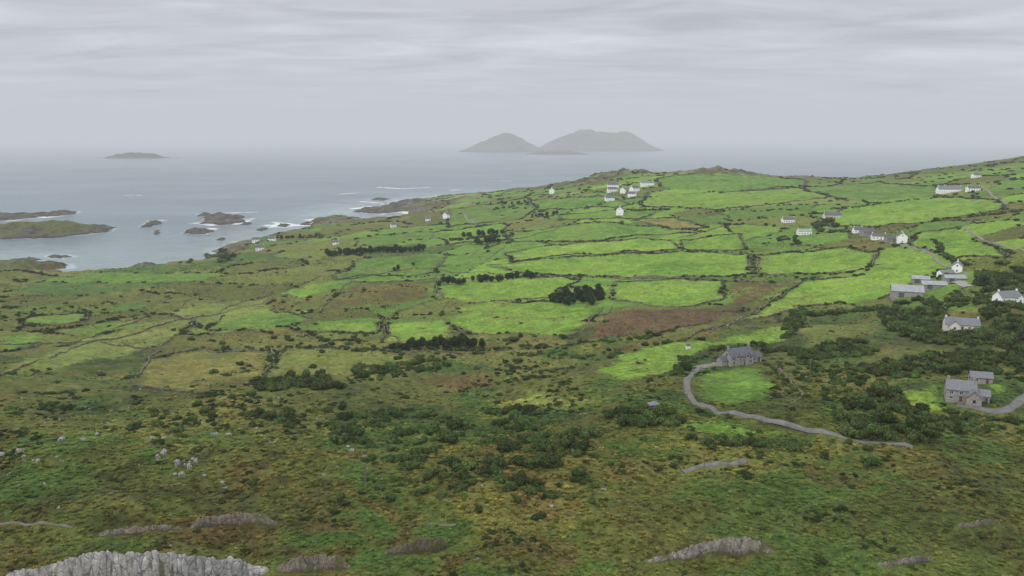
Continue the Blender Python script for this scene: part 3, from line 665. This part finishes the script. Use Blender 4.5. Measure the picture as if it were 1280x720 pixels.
qq=inpoly([(680,378),(715,366),(752,366),(758,382),(720,384)],64); pp.append(qq); ps.append(rng.uniform(3.5,7,64))
q=np.concatenate(pp); s=np.concatenate(ps); P3=np.c_[q,ground(q[:,0],q[:,1])-.2]
scatter('distant_pine_trees',P3,s,PT*rng.uniform(.6,1.3,(len(q),1)),C_pine,4)
# ---------------------------------------------------------------- dry stone walls
def ribbon_wall(name,pts,w,h,tint,seed):
    pts=np.array(pts,float); seg=np.linalg.norm(np.diff(pts,axis=0),axis=1); cum=np.r_[0,np.cumsum(seg)]
    m_=max(4,int(cum[-1]/2.0)); t=np.linspace(0,cum[-1],m_); x=np.interp(t,cum,pts[:,0]); y=np.interp(t,cum,pts[:,1])
    x=x+fbm(x,y,25,2,seed)*1.2; y=y+fbm(x,y,25,2,seed+1)*1.2
    tx=np.gradient(x);ty=np.gradient(y); l=np.hypot(tx,ty)+1e-6; nx,ny=-ty/l,tx/l; z=ground(x,y)
    hh=h*(.45+.85*rng.random(m_))*(.35+.65*sst(-.45,-.1,fbm(x,y,30,2,seed+3))); V=[]
    for off,zz in ((-w*.6,-.4),(-w*.38,1),(w*.38,1),(w*.6,-.4)):
        V.append(np.c_[x+nx*off,y+ny*off,z+(hh if zz>0 else -.4)])
    V=np.stack(V,1).reshape(-1,3); i=np.arange(m_-1)*4
    Fq=np.concatenate([np.stack([i+k,i+k+1,i+k+5,i+k+4],1) for k in range(3)])
    c=np.array(tint)*rng.uniform(.55,1.6,(len(V),1)); return mesh_np(name,V,Fq,M_wall,c,smooth=False)
WT=lin(116,110,92,.66)
for ch in walls:
    a,b_=ch[0],ch[-1]; dist=math.hypot((a[0]+b_[0])/2,(a[1]+b_[1])/2)
    if math.hypot(a[0]-b_[0],a[1]-b_[1])<4: continue
    ribbon_wall('dry_stone_wall',ch,.8+dist*.0004,.9+dist*.0005,np.array(WT)*rng.uniform(.4,1.1),rng.integers(0,30))
for px in [[(715,420),(765,383)],[(0,470),(100,432),(230,400),(330,378)],[(240,400),(300,378),(400,345)],[(160,480),(200,440)],[(330,470),(350,436)],[(400,352),(520,335),(640,345)],[(380,437),(560,440),(690,434)],[(975,462),(990,478),(1003,494),(985,505)],[(840,300),(905,283),(880,272)],[(1020,343),(1100,330)],[(650,345),(760,347),(900,349)],[(600,330),(640,300),(700,285)],[(0,430),(120,425),(200,440)],[(480,405),(500,430)],[(120,420),(190,395),(250,372)]]:
    ribbon_wall('dry_stone_wall',crinkle([W2(p) for p in px],rgf,False),1.0,1.0,np.array(WT)*.85,rng.integers(0,30))
# ---------------------------------------------------------------- lanes
def lane(name,px,w,mat,lift=.22,pad=2.0):
    P2=np.array([W2(p) for p in px]); cum=np.r_[0,np.cumsum(np.linalg.norm(np.diff(P2,axis=0),axis=1))]
    m_=max(12,int(cum[-1]/1.5)); t=np.linspace(0,cum[-1],m_); x=np.interp(t,cum,P2[:,0]); y=np.interp(t,cum,P2[:,1])
    k=max(3,int(m_/len(px)/1.5)); ker=np.ones(k)/k
    sm=lambda a:np.convolve(np.pad(a,(k,k),'edge'),ker,'same')[k:-k]
    for _ in range(2): x=sm(x);y=sm(y)
    tx=np.gradient(x);ty=np.gradient(y); l=np.hypot(tx,ty)+1e-6; nx,ny=-ty/l,tx/l
    offs=np.linspace(-.5,.5,7)*w; wob=1+.18*fbm(x,y,6,2,3)
    V=np.stack([np.c_[x+nx*o*wob,y+ny*o*wob,ground(x+nx*o*wob,y+ny*o*wob)+lift] for o in offs],1)
    zc=V[:,:,2].max(1); V[:,:,2]=zc[:,None]*.55+V[:,:,2]*.45-(np.abs(offs)>w*.49)*.5
    for a,b in zip(x,y): EXP.append((a,b,w*.5+pad))
    for a,b in zip(x[::2],y[::2]):
        r=math.hypot(a,b); EXP.append((a*(1-2/r),b*(1-2/r),w*.5+pad*.4))
    return mesh_np(name,V.reshape(-1,3),gridfaces(m_,7)[:,::-1],mat)
lane('lane',[(886,456),(868,464),(858,476),(860,492),(878,508),(925,519),(970,528),(1025,541),(1080,553),(1150,562)],3.1,M_asph,.25,.5)
lane('lane',[(850,590),(885,581),(935,574)],2.2,M_asph,.2,.6)
lane('track',[(-40,653),(30,655),(70,656),(95,660)],.9,M_dirt,.06,.1)
lane('track',[(535,654),(575,655)],.7,M_dirt,.06,.1)
lane('driveway',[(1195,505),(1225,510),(1245,516),(1268,508),(1290,488)],4.5,M_asph,.22,.8)
lane('driveway',[(868,461),(884,457),(898,455)],6,M_grav)
lane('lane',[(1110,303),(1145,310),(1170,322),(1178,332),(1215,345)],3,M_grav,.3)
lane('lane',[(1205,284),(1222,296),(1250,306),(1290,318)],3,M_grav,.35)
lane('lane',[(1230,234),(1240,245),(1262,258)],4,M_grav,.4)
lane('lane',[(1030,283),(1070,290),(1110,303)],3,M_grav,.35)
lane('farmyard',[(1150,360),(1195,352),(1215,360)],8,M_concrete,.3)
lane('track',[(580,268),(584,275),(598,282)],4,M_grav,.4)
# ---------------------------------------------------------------- buildings
def part(name,V,Fs,mat,parent):
    me=D.meshes.new(name); me.from_pydata([tuple(v) for v in V],[],Fs); me.materials.append(mat); me.update()
    ob=D.objects.new(name,me); SC.collection.objects.link(ob); ob.parent=parent; return ob
def box(name,c,s,mat,parent):
    x,y,z=c;a,b,h=s[0]/2,s[1]/2,s[2]/2
    V=[(x+i*a,y+j*b,z+k*h) for i in(-1,1) for j in(-1,1) for k in(-1,1)]
    return part(name,V,[(0,1,3,2),(4,6,7,5),(0,4,5,1),(2,3,7,6),(0,2,6,4),(1,5,7,3)],mat,parent)
def gabled(par,cx,cy,L_,Dp,h,rh,wm,rm,ax='x',pre='',ov=.35,base=0,openings=True,chim=True,cm=None):
    """gabled block, ridge along ax; all panes / frames are one mesh each"""
    def tr(p):
        x,y,z=p; return (cx+x,cy+y,base+z) if ax=='x' else (cx-y,cy+x,base+z)
    a,b=L_/2,Dp/2
    V=[(-a,-b,-2.5),(a,-b,-2.5),(a,b,-2.5),(-a,b,-2.5),(-a,-b,h),(a,-b,h),(a,b,h),(-a,b,h),(-a,0,h+rh),(a,0,h+rh)]
    part(pre+'walls',[tr(v) for v in V],[(0,1,5,4),(2,3,7,6),(1,2,6,9,5),(3,0,4,8,7)],wm,par)
    t=.18; ex=a+ov; sl=rh/b; oy=b+ov; oz=h-ov*sl
    for s,nm in((-1,'roof_front'),(1,'roof_back')):
        lo=[(-ex,s*oy,oz+.02),(ex,s*oy,oz+.02),(ex,0,h+rh+.02),(-ex,0,h+rh+.02)]; hi=[(p[0],p[1],p[2]+t) for p in lo]
        part(pre+nm,[tr(v) for v in lo+hi],[(0,1,2,3),(7,6,5,4),(0,4,5,1),(1,5,6,2),(3,2,6,7),(0,3,7,4)],rm,par)
    if openings:
        fr=[];pn=[];dr=[]
        k=max(2,int(L_/3.2)); floors=[1.5] if h<4.2 else [1.5,h-1.2]
        for fi,fz in enumerate(floors):
            for q_ in range(k):
                x=-a+(q_+.5)*L_/k
                for s in(-1,1):
                    if fi==0 and q_==k//2 and s==-1:
                        dr+=[(x-.5,-b-.05,0),(x+.5,-b-.05,0),(x+.5,-b-.05,2.1),(x-.5,-b-.05,2.1)]; continue
                    yy=s*(b+.04); fr+=[(x-.65,yy,fz-.65),(x+.65,yy,fz-.65),(x+.65,yy,fz+.65),(x-.65,yy,fz+.65)]
                    yy=s*(b+.07)
                    for dx in(-.3,.3): pn+=[(x+dx-.25,yy,fz-.55),(x+dx+.25,yy,fz-.55),(x+dx+.25,yy,fz+.55),(x+dx-.25,yy,fz+.55)]
        for s in(-1,1):
            xx=s*(a+.05); pn+=[(xx,-.5,1),(xx,.5,1),(xx,.5,2.2),(xx,-.5,2.2)]
            if h>4: pn+=[(xx,-.5,h-.2),(xx,.5,h-.2),(xx,.5,h+1),(xx,-.5,h+1)]
        for nm,Q,mt in(('window_frames',fr,M_frame),('window_panes',pn,M_glass),('door',dr,M_door)):
            if Q: part(pre+nm,[tr(v) for v in Q],[tuple(range(j,j+4)) for j in range(0,len(Q),4)],mt,par)
    if chim:
        for s in(-1,1):
            x,y,z=tr((s*(a-.6),0,h+rh+.3)); box(pre+'chimney',(x,y,z),(.8,.8,1.7),cm or wm,par)
            box(pre+'chimney_cap',(x,y,z+.92),(.95,.95,.14),M_concrete,par)
def site(name,u,v,yaw,r=0):
    x,y,z=W(u,v); e=D.objects.new(name,None); SC.collection.objects.link(e); e.location=(x,y,z+.1); e.rotation_euler=(0,0,math.radians(yaw)); e.empty_display_size=2
    if r:
        EXP.append((x,y,r)); dn=math.hypot(x,y); EXP.append((x*(1-r*.9/dn),y*(1-r*.9/dn),r*.7))
    return e
e=site('stone_house',922,454,22,10)
gabled(e,0,0,13,7,4.4,3.2,M_stone,M_slate)
for dx in(-3.2,2.6): gabled(e,dx,-2.5,3.4,2.4,4.6,1.4,M_stone,M_slate,'y','dormer_',chim=False,openings=False); box('dormer_window_frame',(dx,-4.24,4.3),(1.3,.06,1.3),M_frame,e); box('dormer_window_pane',(dx,-4.29,4.3),(1.05,.04,1.05),M_glass,e)
gabled(e,9.4,.6,5.8,5.2,2.6,2.0,M_stone,M_slate,'x','annexe_',chim=False); gabled(e,-8.2,1,3.4,4.4,2.4,1.6,M_stone,M_slate,'x','lean_to_',chim=False,openings=False)
e=site('bungalow',1201,411,-18,11)
gabled(e,0,0,17,8,3,3.2,M_cream,M_slate2); gabled(e,-4.5,-4.6,6,5.5,3,2.6,M_cream,M_slate2,'y','wing_',chim=False)
e=site('stone_cottage',1199,499,-22,8)
gabled(e,0,0,10,7,4.6,2.9,M_stone,M_slate2); gabled(e,4,-4.6,5,5,3.2,2.4,M_stone,M_slate2,'y','wing_',chim=False); gabled(e,7.6,.3,4.5,5,2.8,1.8,M_stone,M_slate2,'x','annexe_',chim=False)
e=site('stone_outbuilding',1225,478,-15,6); gabled(e,0,0,8,4.5,2.6,1.8,M_stone,M_slate2,chim=False)
e=site('white_house',1258,377,12,9); gabled(e,0,0,14,7.5,3.4,3.2,M_white,M_slate2); gabled(e,3.5,-4.2,5.5,4.5,3.2,2.4,M_white,M_slate2,'y','porch_',chim=False)
def barn(u,v,yaw,L_,Dp,h,rh,wm=M_concrete,rm=M_tin,name='farm_barn'):
    e=site(name,u,v,yaw,L_*.6); gabled(e,0,0,L_,Dp,h,rh,wm,rm,chim=False,openings=False); box('barn_door',(-L_*.2,-Dp/2-.06,1.6),(3.4,.1,3.2),M_slate,e); box('side_door',(L_*.3,-Dp/2-.06,1.1),(1.2,.1,2.2),M_wood,e)
barn(1133,370,-20,20,13,4.2,3.6,M_stone); barn(1166,360,-12,16,9,3,2); barn(1192,352,-8,14,8,3,1.8); barn(1182,345,5,10,7,2.6,2,M_white,M_slate2); barn(1150,353,-20,12,7,3,2)
def cot(u,v,yaw,L_=12,Dp=6.5,h=3.2,rh=2.8,wm=M_white,rm=M_slate,name='white_cottage'):
    e=site(name if wm is M_white else 'cottage',u,v,yaw,L_*.6); gabled(e,0,0,L_,Dp,h,rh,wm,rm); return e
cot(1196,340,60,11,7,5,3,M_white,M_slate2,'farmhouse')
for a in [(1127,303,70,12,9,7,3.2),(1084,294,10,14,7,4,3,M_stone),(1098,299,-10,14,7,3.6,2.6),(1072,291,0,10,7,3.8,3),(1112,302,5,9,6,3.4,2.6,M_stone),
          (1005,293,-3,16,7,4,2.2,M_white,M_tin),(985,278,5,16,7,4,2.4),(1040,272,0,22,9,3.4,3.4,M_cream),
          (1186,241,-5,34,9,6,4,M_white,M_slate2),(1216,239,0,18,8,5,3),(1220,222,5,14,8,5,3),(1176,240,10,12,8,6,4),
          (775,268,75,12,10,8,4),(762,251,10,16,8,6,3.5),(690,242,80,14,10,8.5,4.5),(766,235,0,22,9,7,4),(793,240,40,18,9,8,4),(809,232,0,26,9,6,3.5,M_white,M_slate2),(779,241,70,14,9,7,4),(790,246,-30,14,8,6,3.4),(765,240,10,18,8,6,3.5),
          (558,273,70,13,9,8,4),(325,313,20,12,7,5,3.4),(340,301,0,12,7,4,3),(320,302,10,12,7,4,3),(492,284,20,10,7,5,3),(535,276,0,9,7,4,3),(420,305,0,9,6,3,2.6)]:
    cot(*a)
e=site('garden_shed',817,512,10,3); box('walls',(0,0,.6),(3.6,2.8,3.2),M_wood,e)
part('roof',[(-2.2,-1.8,2.2),(2.2,-1.8,2.2),(2.2,1.8,2.2),(-2.2,1.8,2.2),(0,0,3.3)],[(0,1,4),(1,2,4),(2,3,4),(3,0,4),(3,2,1,0)],M_slate2,e); box('door',(0,-1.44,1),(.9,.08,1.9),M_teal,e)
e=site('garden_shed',860,436,0,2.5); box('walls',(0,0,.6),(2.4,2,3),M_cream,e); part('roof',[(-1.5,-1.3,2.1),(1.5,-1.3,2.1),(1.5,1.3,2.1),(-1.5,1.3,2.1),(0,-1.3,2.9),(0,1.3,2.9)],[(0,3,5,4),(1,4,5,2),(0,4,1),(3,2,5),(0,1,2,3)],M_slate,e)
def pole(u,v,h=8.5,yaw=20):
    e=site('utility_pole',u,v,yaw); V,Fq=tube((0,0,-1),(0,0,h),.17,.12,8); part('post',V,[tuple(int(k) for k in q) for q in Fq],M_wood,e); box('crossarm',(0,0,h-.5),(1.8,.12,.12),M_wood,e)
    for dx in(-.8,0,.8): box('insulator',(dx,0,h-.32),(.1,.1,.24),M_frame,e)
for u,v,h in [(728,544,8),(457,612,6.5),(880,588,5),(612,498,7.5),(1050,392,8),(500,520,7),(660,470,8),(1012,470,8),(1233,330,9)]: pole(u,v,h)
def fence(px):
    P2=np.array([W2(p) for p in px]); cum=np.r_[0,np.cumsum(np.linalg.norm(np.diff(P2,axis=0),axis=1))]; m_=int(cum[-1]/2.8); t=np.linspace(0,cum[-1],m_)
    x=np.interp(t,cum,P2[:,0]); y=np.interp(t,cum,P2[:,1]); z=ground(x,y); e=D.objects.new('post_and_rail_fence',None); SC.collection.objects.link(e)
    V=[];Fs=[]
    for i in range(m_):
        v,f=tube((x[i],y[i],z[i]-.3),(x[i],y[i],z[i]+1.2),.07,.06,5); Fs+= [tuple(int(k)+len(V) for k in q) for q in f]; V+=[tuple(k) for k in v]
    part('posts',V,Fs,M_wood,e); V=[];Fs=[]
    for i in range(m_-1):
        for hz in(.6,1.05):
            v,f=tube((x[i],y[i],z[i]+hz),(x[i+1],y[i+1],z[i+1]+hz),.025,.025,4); Fs+=[tuple(int(k)+len(V) for k in q) for q in f]; V+=[tuple(k) for k in v]
    part('rails',V,Fs,M_wood,e)
fence([(868,496),(895,503),(940,503),(968,496)]); fence([(1105,490),(1135,512),(1172,516)])
# ---------------------------------------------------------------- rock outcrops
bm=bmesh.new(); bmesh.ops.create_icosphere(bm,subdivisions=5,radius=1); I5=np.array([v.co[:] for v in bm.verts]); F5=np.array([[v.index for v in f.verts] for f in bm.faces]); bm.free()
bm=bmesh.new(); bmesh.ops.create_icosphere(bm,subdivisions=3,radius=1); I3=np.array([v.co[:] for v in bm.verts]); F3=np.array([[v.index for v in f.verts] for f in bm.faces]); bm.free()
def rockblock(rg,s,hi=True):
    V,Fq=(I5,F5) if hi else (I3,F3)
    V=V/np.max(np.abs(V),axis=1)[:,None]**.55
    for _ in range(14):
        nn=rg.normal(size=3); nn/=np.linalg.norm(nn); k=rg.uniform(.55,.95); q=V@nn-k; V=V-np.maximum(q,0)[:,None]*nn*.95
    r=1+.08*fbm(V[:,0]*2+s[0]*5,V[:,1]*2+V[:,2],.8,4,int(rg.integers(0,30)))
    st=.035*np.sin((V[:,0]*.8+V[:,2]*.4)*12+3*fbm(V[:,1],V[:,2],1,3,5)); V=V*(r+st)[:,None]
    return V*np.array(s),Fq
def outcrop(name,items,mat,seed,hi=True,ex=True):
    rg=np.random.default_rng(seed); Vs=[];Fs=[];o=0
    for (u,v,sx_,sy_,sz_) in items:
        x,y,z=W(u,v); V,Fq=rockblock(rg,(sx_,sy_,sz_),hi); a=rg.uniform(-.45,.45); c,s_=math.cos(a),math.sin(a)
        V=np.c_[V[:,0]*c-V[:,1]*s_,V[:,0]*s_+V[:,1]*c,V[:,2]]+np.array([x,y,z+sz_*.15]); Vs.append(V);Fs.append(Fq+o);o+=len(V)
        if ex: 
            EXP.append((x,y,sx_*.9)); dn=math.hypot(x,y); EXP.append((x*(1-sy_/dn),y*(1-sy_/dn),sx_*.75))
    return mesh_np(name,np.concatenate(Vs),np.concatenate(Fs),mat,smooth=True)
def crag(name,us,tops,foots,seed,base,depth=2.6,n=480,m_=150,mossy=.3,block=2.0,clear=.7,lump=.35):
    """bedrock crag: crest and foot lines given as estimated image pixels; rounded whalebacks split by a few irregular joints"""
    uu=np.linspace(us[0],us[-1],40); ft=np.interp(uu,us,foots); tp=np.interp(uu,us,tops)
    base_pts=[W(u_,v_) for u_,v_ in zip(uu,ft)]
    dm=np.array([math.hypot(p_[0],p_[1]) for p_ in base_pts]); ker=np.ones(9)/9; dm=np.convolve(np.pad(dm,4,'edge'),ker,'valid')
    azs_=np.array([ray(u_,v_)[0] for u_,v_ in zip(uu,ft)])
    s=np.linspace(0,1,n); A_=np.interp(s,np.linspace(0,1,40),azs_); D0=np.interp(s,np.linspace(0,1,40),dm)
    t=np.linspace(0,1,m_)[:,None]*np.ones((1,n))            # 0 = foot nearest the viewpoint, 1 = back where turf closes over it
    Rr=D0[None]+t*depth; px=Rr*np.sin(A_)[None]; py=Rr*np.cos(A_)[None]
    crest=.45+.18*fbm(px,py*0+3,2.5,2,seed+17)
    Tt=np.interp(s,np.linspace(0,1,40),[ray(u_,v_)[1] for u_,v_ in zip(uu,tp)])
    Dc=D0+depth*.45; gz=ground(Dc*np.sin(A_),Dc*np.cos(A_)); hc=np.maximum((H-Dc*Tt)-gz,.05)
    k9=np.ones(25)/25; hc=np.convolve(np.pad(hc,12,'edge'),k9,'valid')[None]
    endf=np.clip(np.minimum(s,1-s)*9,0,1)[None]
    L_=np.r_[0,np.cumsum(np.hypot(np.diff(px[0]),np.diff(py[0])))][None]*np.ones((m_,1))
    wx=fbm(px,py,2.2,4,seed+4); wy_=fbm(px,py,2.2,4,seed+5)
    # irregular (cellular) joint pattern
    gx=(L_/block+wx*.38); gy=(t*depth/(block*.8)+wy_*.38); ix=np.floor(gx).astype(int); iy=np.floor(gy).astype(int)
    F1=np.full(gx.shape,9.); F2=F1.copy(); hid=np.zeros(gx.shape)
    for a_ in(-1,0,1):
        for b_ in(-1,0,1):
            cx_,cy_=ix+a_,iy+b_; jx_=TAB[8][(cx_+seed*7)&255,cy_&255]; jy_=TAB[9][(cx_+seed*7)&255,cy_&255]
            q=np.hypot(cx_+.1+.8*jx_-gx,cy_+.1+.8*jy_-gy); c=q<F1; F2=np.where(c,F1,np.minimum(F2,q)); hid=np.where(c,TAB[10][(cx_+seed*7)&255,cy_&255],hid); F1=np.where(c,q,F1)
    jt=F2-F1; crk=sst(.13,.0,jt); dome=sst(0,.55,jt)
    prof=np.minimum(np.sqrt(np.clip(t/np.clip(crest,.25,.7),0,1)),sst(1.0,.55,t))*endf
    hh=prof*(hc*(.9+.12*fbm(px,py,3,3,seed+1)))+prof*(lump*(dome-.6)+.22*(hid-.5)*dome-.16*crk+.10*fbm(px,py,.7,4,seed+8)+.04*fbm(px,py,.2,2,seed+10))
    z=ground(px,py)+hh-.25*(1-sst(0,.3,prof))
    nm=fbm(px,py,1.1,4,seed+9); st=fbm(L_+z*.4,z*3.0,.5,4,seed+14)
    c=np.ones(px.shape+(3,))*np.array(base)*(1+.28*nm+.3*(hid-.5)+.22*st)[...,None]
    c=mixc(c,np.array(base)*.2,crk*.8); c=mixc(c,np.array([.085,.08,.035]),np.clip(sst(.1,.5,nm*.5+fbm(px,py,2.2,4,seed+11)+mossy-.4)+sst(.3,.08,prof)+sst(.8,.95,t),0,1)*.9)
    for k in range(0,n,8):
        for j in range(0,m_,12):
            if prof[j,k]*hc[0,k]>.15 or j<30: EXP.append((px[j,k],py[j,k],clear))
        r0=math.hypot(px[0,k],py[0,k]); EXP.append((px[0,k]*(1-.9/r0),py[0,k]*(1-.9/r0),clear))
    return mesh_np(name,np.stack([px,py,z],-1).reshape(-1,3),gridfaces(m_,n),M_slab,np.clip(c,.01,1).reshape(-1,3))
crag('rock_outcrop',[-20,20,60,100,130,165,200,235,270,300,325,345],[722,712,704,694,687,685,687,690,692,698,704,716],[735,735,735,735,735,735,735,735,735,730,724,718],3,(.25,.24,.225),3.4,n=560,m_=170,block=1.5,mossy=.05)
crag('rock_outcrop',[345,370,400,425,440],[706,696,692,696,706],[716,716,714,712,710],7,(.15,.125,.095),2.0,n=200,m_=90,mossy=.45,block=1.2)
crag('rock_outcrop',[800,830,860,890,920,950,972],[703,694,682,675,668,676,690],[706,702,698,694,692,692,693],9,(.19,.165,.14),2.4,n=280,m_=110,mossy=.35,block=1.5)
crag('rock_outcrop',[1095,1125,1150,1168],[706,699,692,699],[709,707,704,700],12,(.17,.135,.125),1.4,n=160,m_=70,mossy=.3,block=1.2)
crag('rock_outcrop',[120,160,200,230],[666,660,654,658],[670,668,664,662],15,(.14,.12,.095),2.0,n=180,m_=80,mossy=.5,block=1.6)
crag('rock_outcrop',[236,270,300,330,350],[652,641,638,643,655],[662,658,656,656,658],16,(.15,.125,.10),2.2,n=200,m_=80,mossy=.45,block=1.6)
crag('rock_outcrop',[478,505,530,555,562],[690,680,670,668,680],[694,692,690,687,684],17,(.11,.09,.065),1.8,n=180,m_=80,mossy=.5,block=1.2)
crag('rock_outcrop',[1195,1215,1235,1252],[657,652,648,653],[660,659,657,655],19,(.13,.11,.085),1.4,n=140,m_=60,mossy=.5,block=1.4)
outcrop('boulder',[(213,684,.4,.35,.6)],M_rock,2)
outcrop('boulder',[(597,699,.3,.28,.3)],mat_rock('pale_rock',(.34,.34,.32)),9)
outcrop('rock_outcrop',[(205,568,1.3,1,2.0),(197,574,.9,.8,1.4),(222,582,1.3,1,1.8),(238,585,1,.8,1.3),(228,594,1.2,.9,1.4),(245,577,1,.7,1.1)],M_rock,6)
outcrop('rock_outcrop',[(76,551,1.4,1,1.4),(104,550,1.1,.9,1.1),(122,545,.9,.9,1.2),(136,530,1.2,1,.8)],M_rock,7)
outcrop('rock_outcrop',[(3,570,1,.9,1.3),(25,564,1.4,.9,1.3),(30,572,.8,.7,.9)],M_rock,8)
outcrop('rock_outcrop',[(281,611,.9,.4,.5),(268,543,1.8,.8,.8),(285,544,1.2,.8,.6),(190,548,1.2,.8,.9),(205,549,1.0,.8,.8)],M_rock,10)
outcrop('rock_outcrop',[(755,612,1.2,.6,.45),(690,633,.8,.6,.4),(440,565,1.5,1.2,1.4),(455,572,1.0,.9,1.0)],M_rock,13)
it=[]
rg=np.random.default_rng(5)
for _ in range(70):
    u=rg.uniform(0,640); v=rg.uniform(370,610); s_=rg.uniform(.25,.65); it.append((u,v,s_*1.3,s_,s_*.9))
for _ in range(24):
    cu,cv=rg.uniform(0,420),rg.uniform(500,640); 
    for _ in range(3): s_=rg.uniform(.2,.5); it.append((cu+rg.normal()*9,cv+rg.normal()*3,s_*1.3,s_,s_*1.1))
outcrop('scattered_boulders',it,M_rock,14,False)
flush()
# ---------------------------------------------------------------- haze
def haze(name,loc,scl,B,colr):
    bm=bmesh.new(); bmesh.ops.create_cube(bm,size=1); me=D.meshes.new(name); bm.to_mesh(me); bm.free()
    hz=D.objects.new(name,me); SC.collection.objects.link(hz); hz.scale=scl; hz.location=loc
    m,nt,N,L=newmat(name); o=N.new('ShaderNodeOutputMaterial'); ab=N.new('ShaderNodeVolumeAbsorption'); em=N.new('ShaderNodeEmission'); ad=N.new('ShaderNodeAddShader')
    ab.inputs['Color'].default_value=(0,0,0,1); ab.inputs['Density'].default_value=B
    em.inputs['Color'].default_value=(*colr,1); em.inputs['Strength'].default_value=B  # volume glows by emission, standing in for sky light scattered by the haze
    L.new(ab.outputs[0],ad.inputs[0]); L.new(em.outputs[0],ad.inputs[1]); L.new(ad.outputs[0],o.inputs['Volume']); me.materials.append(m)
haze('sea_haze',(0,0,390),(160000,160000,900),.62e-4,(.55,.585,.635))
haze('sea_fog_bank',(0,44000,340),(150000,80000,760),.85e-4,(.56,.59,.635))
# ---------------------------------------------------------------- sky & light
SE,SR=math.radians(45),math.radians(-115)
w=D.worlds.new('World'); SC.world=w; w.use_nodes=True; N=w.node_tree.nodes; L=w.node_tree.links; N.clear()
o=N.new('ShaderNodeOutputWorld'); b1=N.new('ShaderNodeBackground'); b2=N.new('ShaderNodeBackground'); mx=N.new('ShaderNodeMixShader')
sk=N.new('ShaderNodeTexSky'); sk.sky_type='NISHITA'; sk.sun_disc=False; sk.sun_elevation=SE; sk.sun_rotation=SR; L.new(sk.outputs[0],b1.inputs[0]); b1.inputs[1].default_value=.08
tc=N.new('ShaderNodeTexCoord'); sp=N.new('ShaderNodeSeparateXYZ'); L.new(tc.outputs['Generated'],sp.inputs[0])
def M(op,a,b=None,c=None):
    q=node(N,'ShaderNodeMath',operation=op)
    for k,vv in enumerate((a,b,c)):
        if vv is None: continue
        if isinstance(vv,(int,float)): q.inputs[k].default_value=vv
        else: L.new(vv,q.inputs[k])
    return q.outputs[0]
def MR(v,a,b,c,d):
    q=N.new('ShaderNodeMapRange'); L.new(v,q.inputs[0])
    for k,x in enumerate((a,b,c,d)): q.inputs[k+1].default_value=x
    return q.outputs[0]
z=M('MAXIMUM',sp.outputs[2],0.0); zd=M('ADD',z,.07)
cx=M('DIVIDE',sp.outputs[0],zd); cy=M('DIVIDE',sp.outputs[1],zd)
cb=N.new('ShaderNodeCombineXYZ'); L.new(cx,cb.inputs[0]); L.new(cy,cb.inputs[1])
def cn(sc,loc,rt,det,sx_=1,sy_=1):
    mp=N.new('ShaderNodeMapping'); mp.inputs['Scale'].default_value=(sx_,sy_,1); mp.inputs['Location'].default_value=loc; mp.inputs['Rotation'].default_value=(0,0,rt)
    q=N.new('ShaderNodeTexNoise'); q.inputs['Scale'].default_value=sc; q.inputs['Detail'].default_value=det; q.inputs['Roughness'].default_value=.55; q.inputs['Distortion'].default_value=.6
    L.new(cb.outputs[0],mp.inputs[0]); L.new(mp.outputs[0],q.inputs['Vector']); return q.outputs[0]
c1=cn(.35,(3,1,0),.25,4,.7,1.3); c2=cn(1.3,(7,2,0),.3,7,.75,1.4)
cs=M('ADD',M('MULTIPLY',M('SUBTRACT',c1,.5),1.15),M('MULTIPLY',M('SUBTRACT',c2,.48),1.0))
cs=M('MULTIPLY',cs,MR(z,0,.1,.25,1))
br=M('MULTIPLY',M('ADD',1.0,cs),MR(z,.22,.9,1,2.4))
br=M('MULTIPLY',br,MR(sp.outputs[1],.3,-.6,1,1.5))  # added brightening of the sky behind the camera, lights walls facing the view
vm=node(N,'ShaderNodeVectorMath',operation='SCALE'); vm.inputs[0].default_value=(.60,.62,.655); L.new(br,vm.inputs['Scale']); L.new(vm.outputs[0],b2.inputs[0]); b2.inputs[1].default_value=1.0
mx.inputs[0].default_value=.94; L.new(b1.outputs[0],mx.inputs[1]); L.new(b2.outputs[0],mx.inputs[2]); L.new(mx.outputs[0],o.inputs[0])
sl=D.lights.new('sun','SUN'); sl.energy=1.3; sl.angle=math.radians(14); sl.color=(1,.96,.9); so=D.objects.new('sun',sl); SC.collection.objects.link(so)
dv=Vector((math.sin(SR)*math.cos(SE),math.cos(SR)*math.cos(SE),math.sin(SE))); so.rotation_euler=dv.to_track_quat('Z','Y').to_euler()
# ---------------------------------------------------------------- camera
cd=D.cameras.new('camera'); cd.sensor_width=36; cd.lens=36*F/1280; cd.clip_start=.5; cd.clip_end=200000
co=D.objects.new('camera',cd); SC.collection.objects.link(co); co.location=(0,0,H); co.rotation_euler=(math.pi/2-P,0,0); SC.camera=co
SC.view_settings.view_transform='Standard'; SC.view_settings.look='None'; SC.view_settings.exposure=0
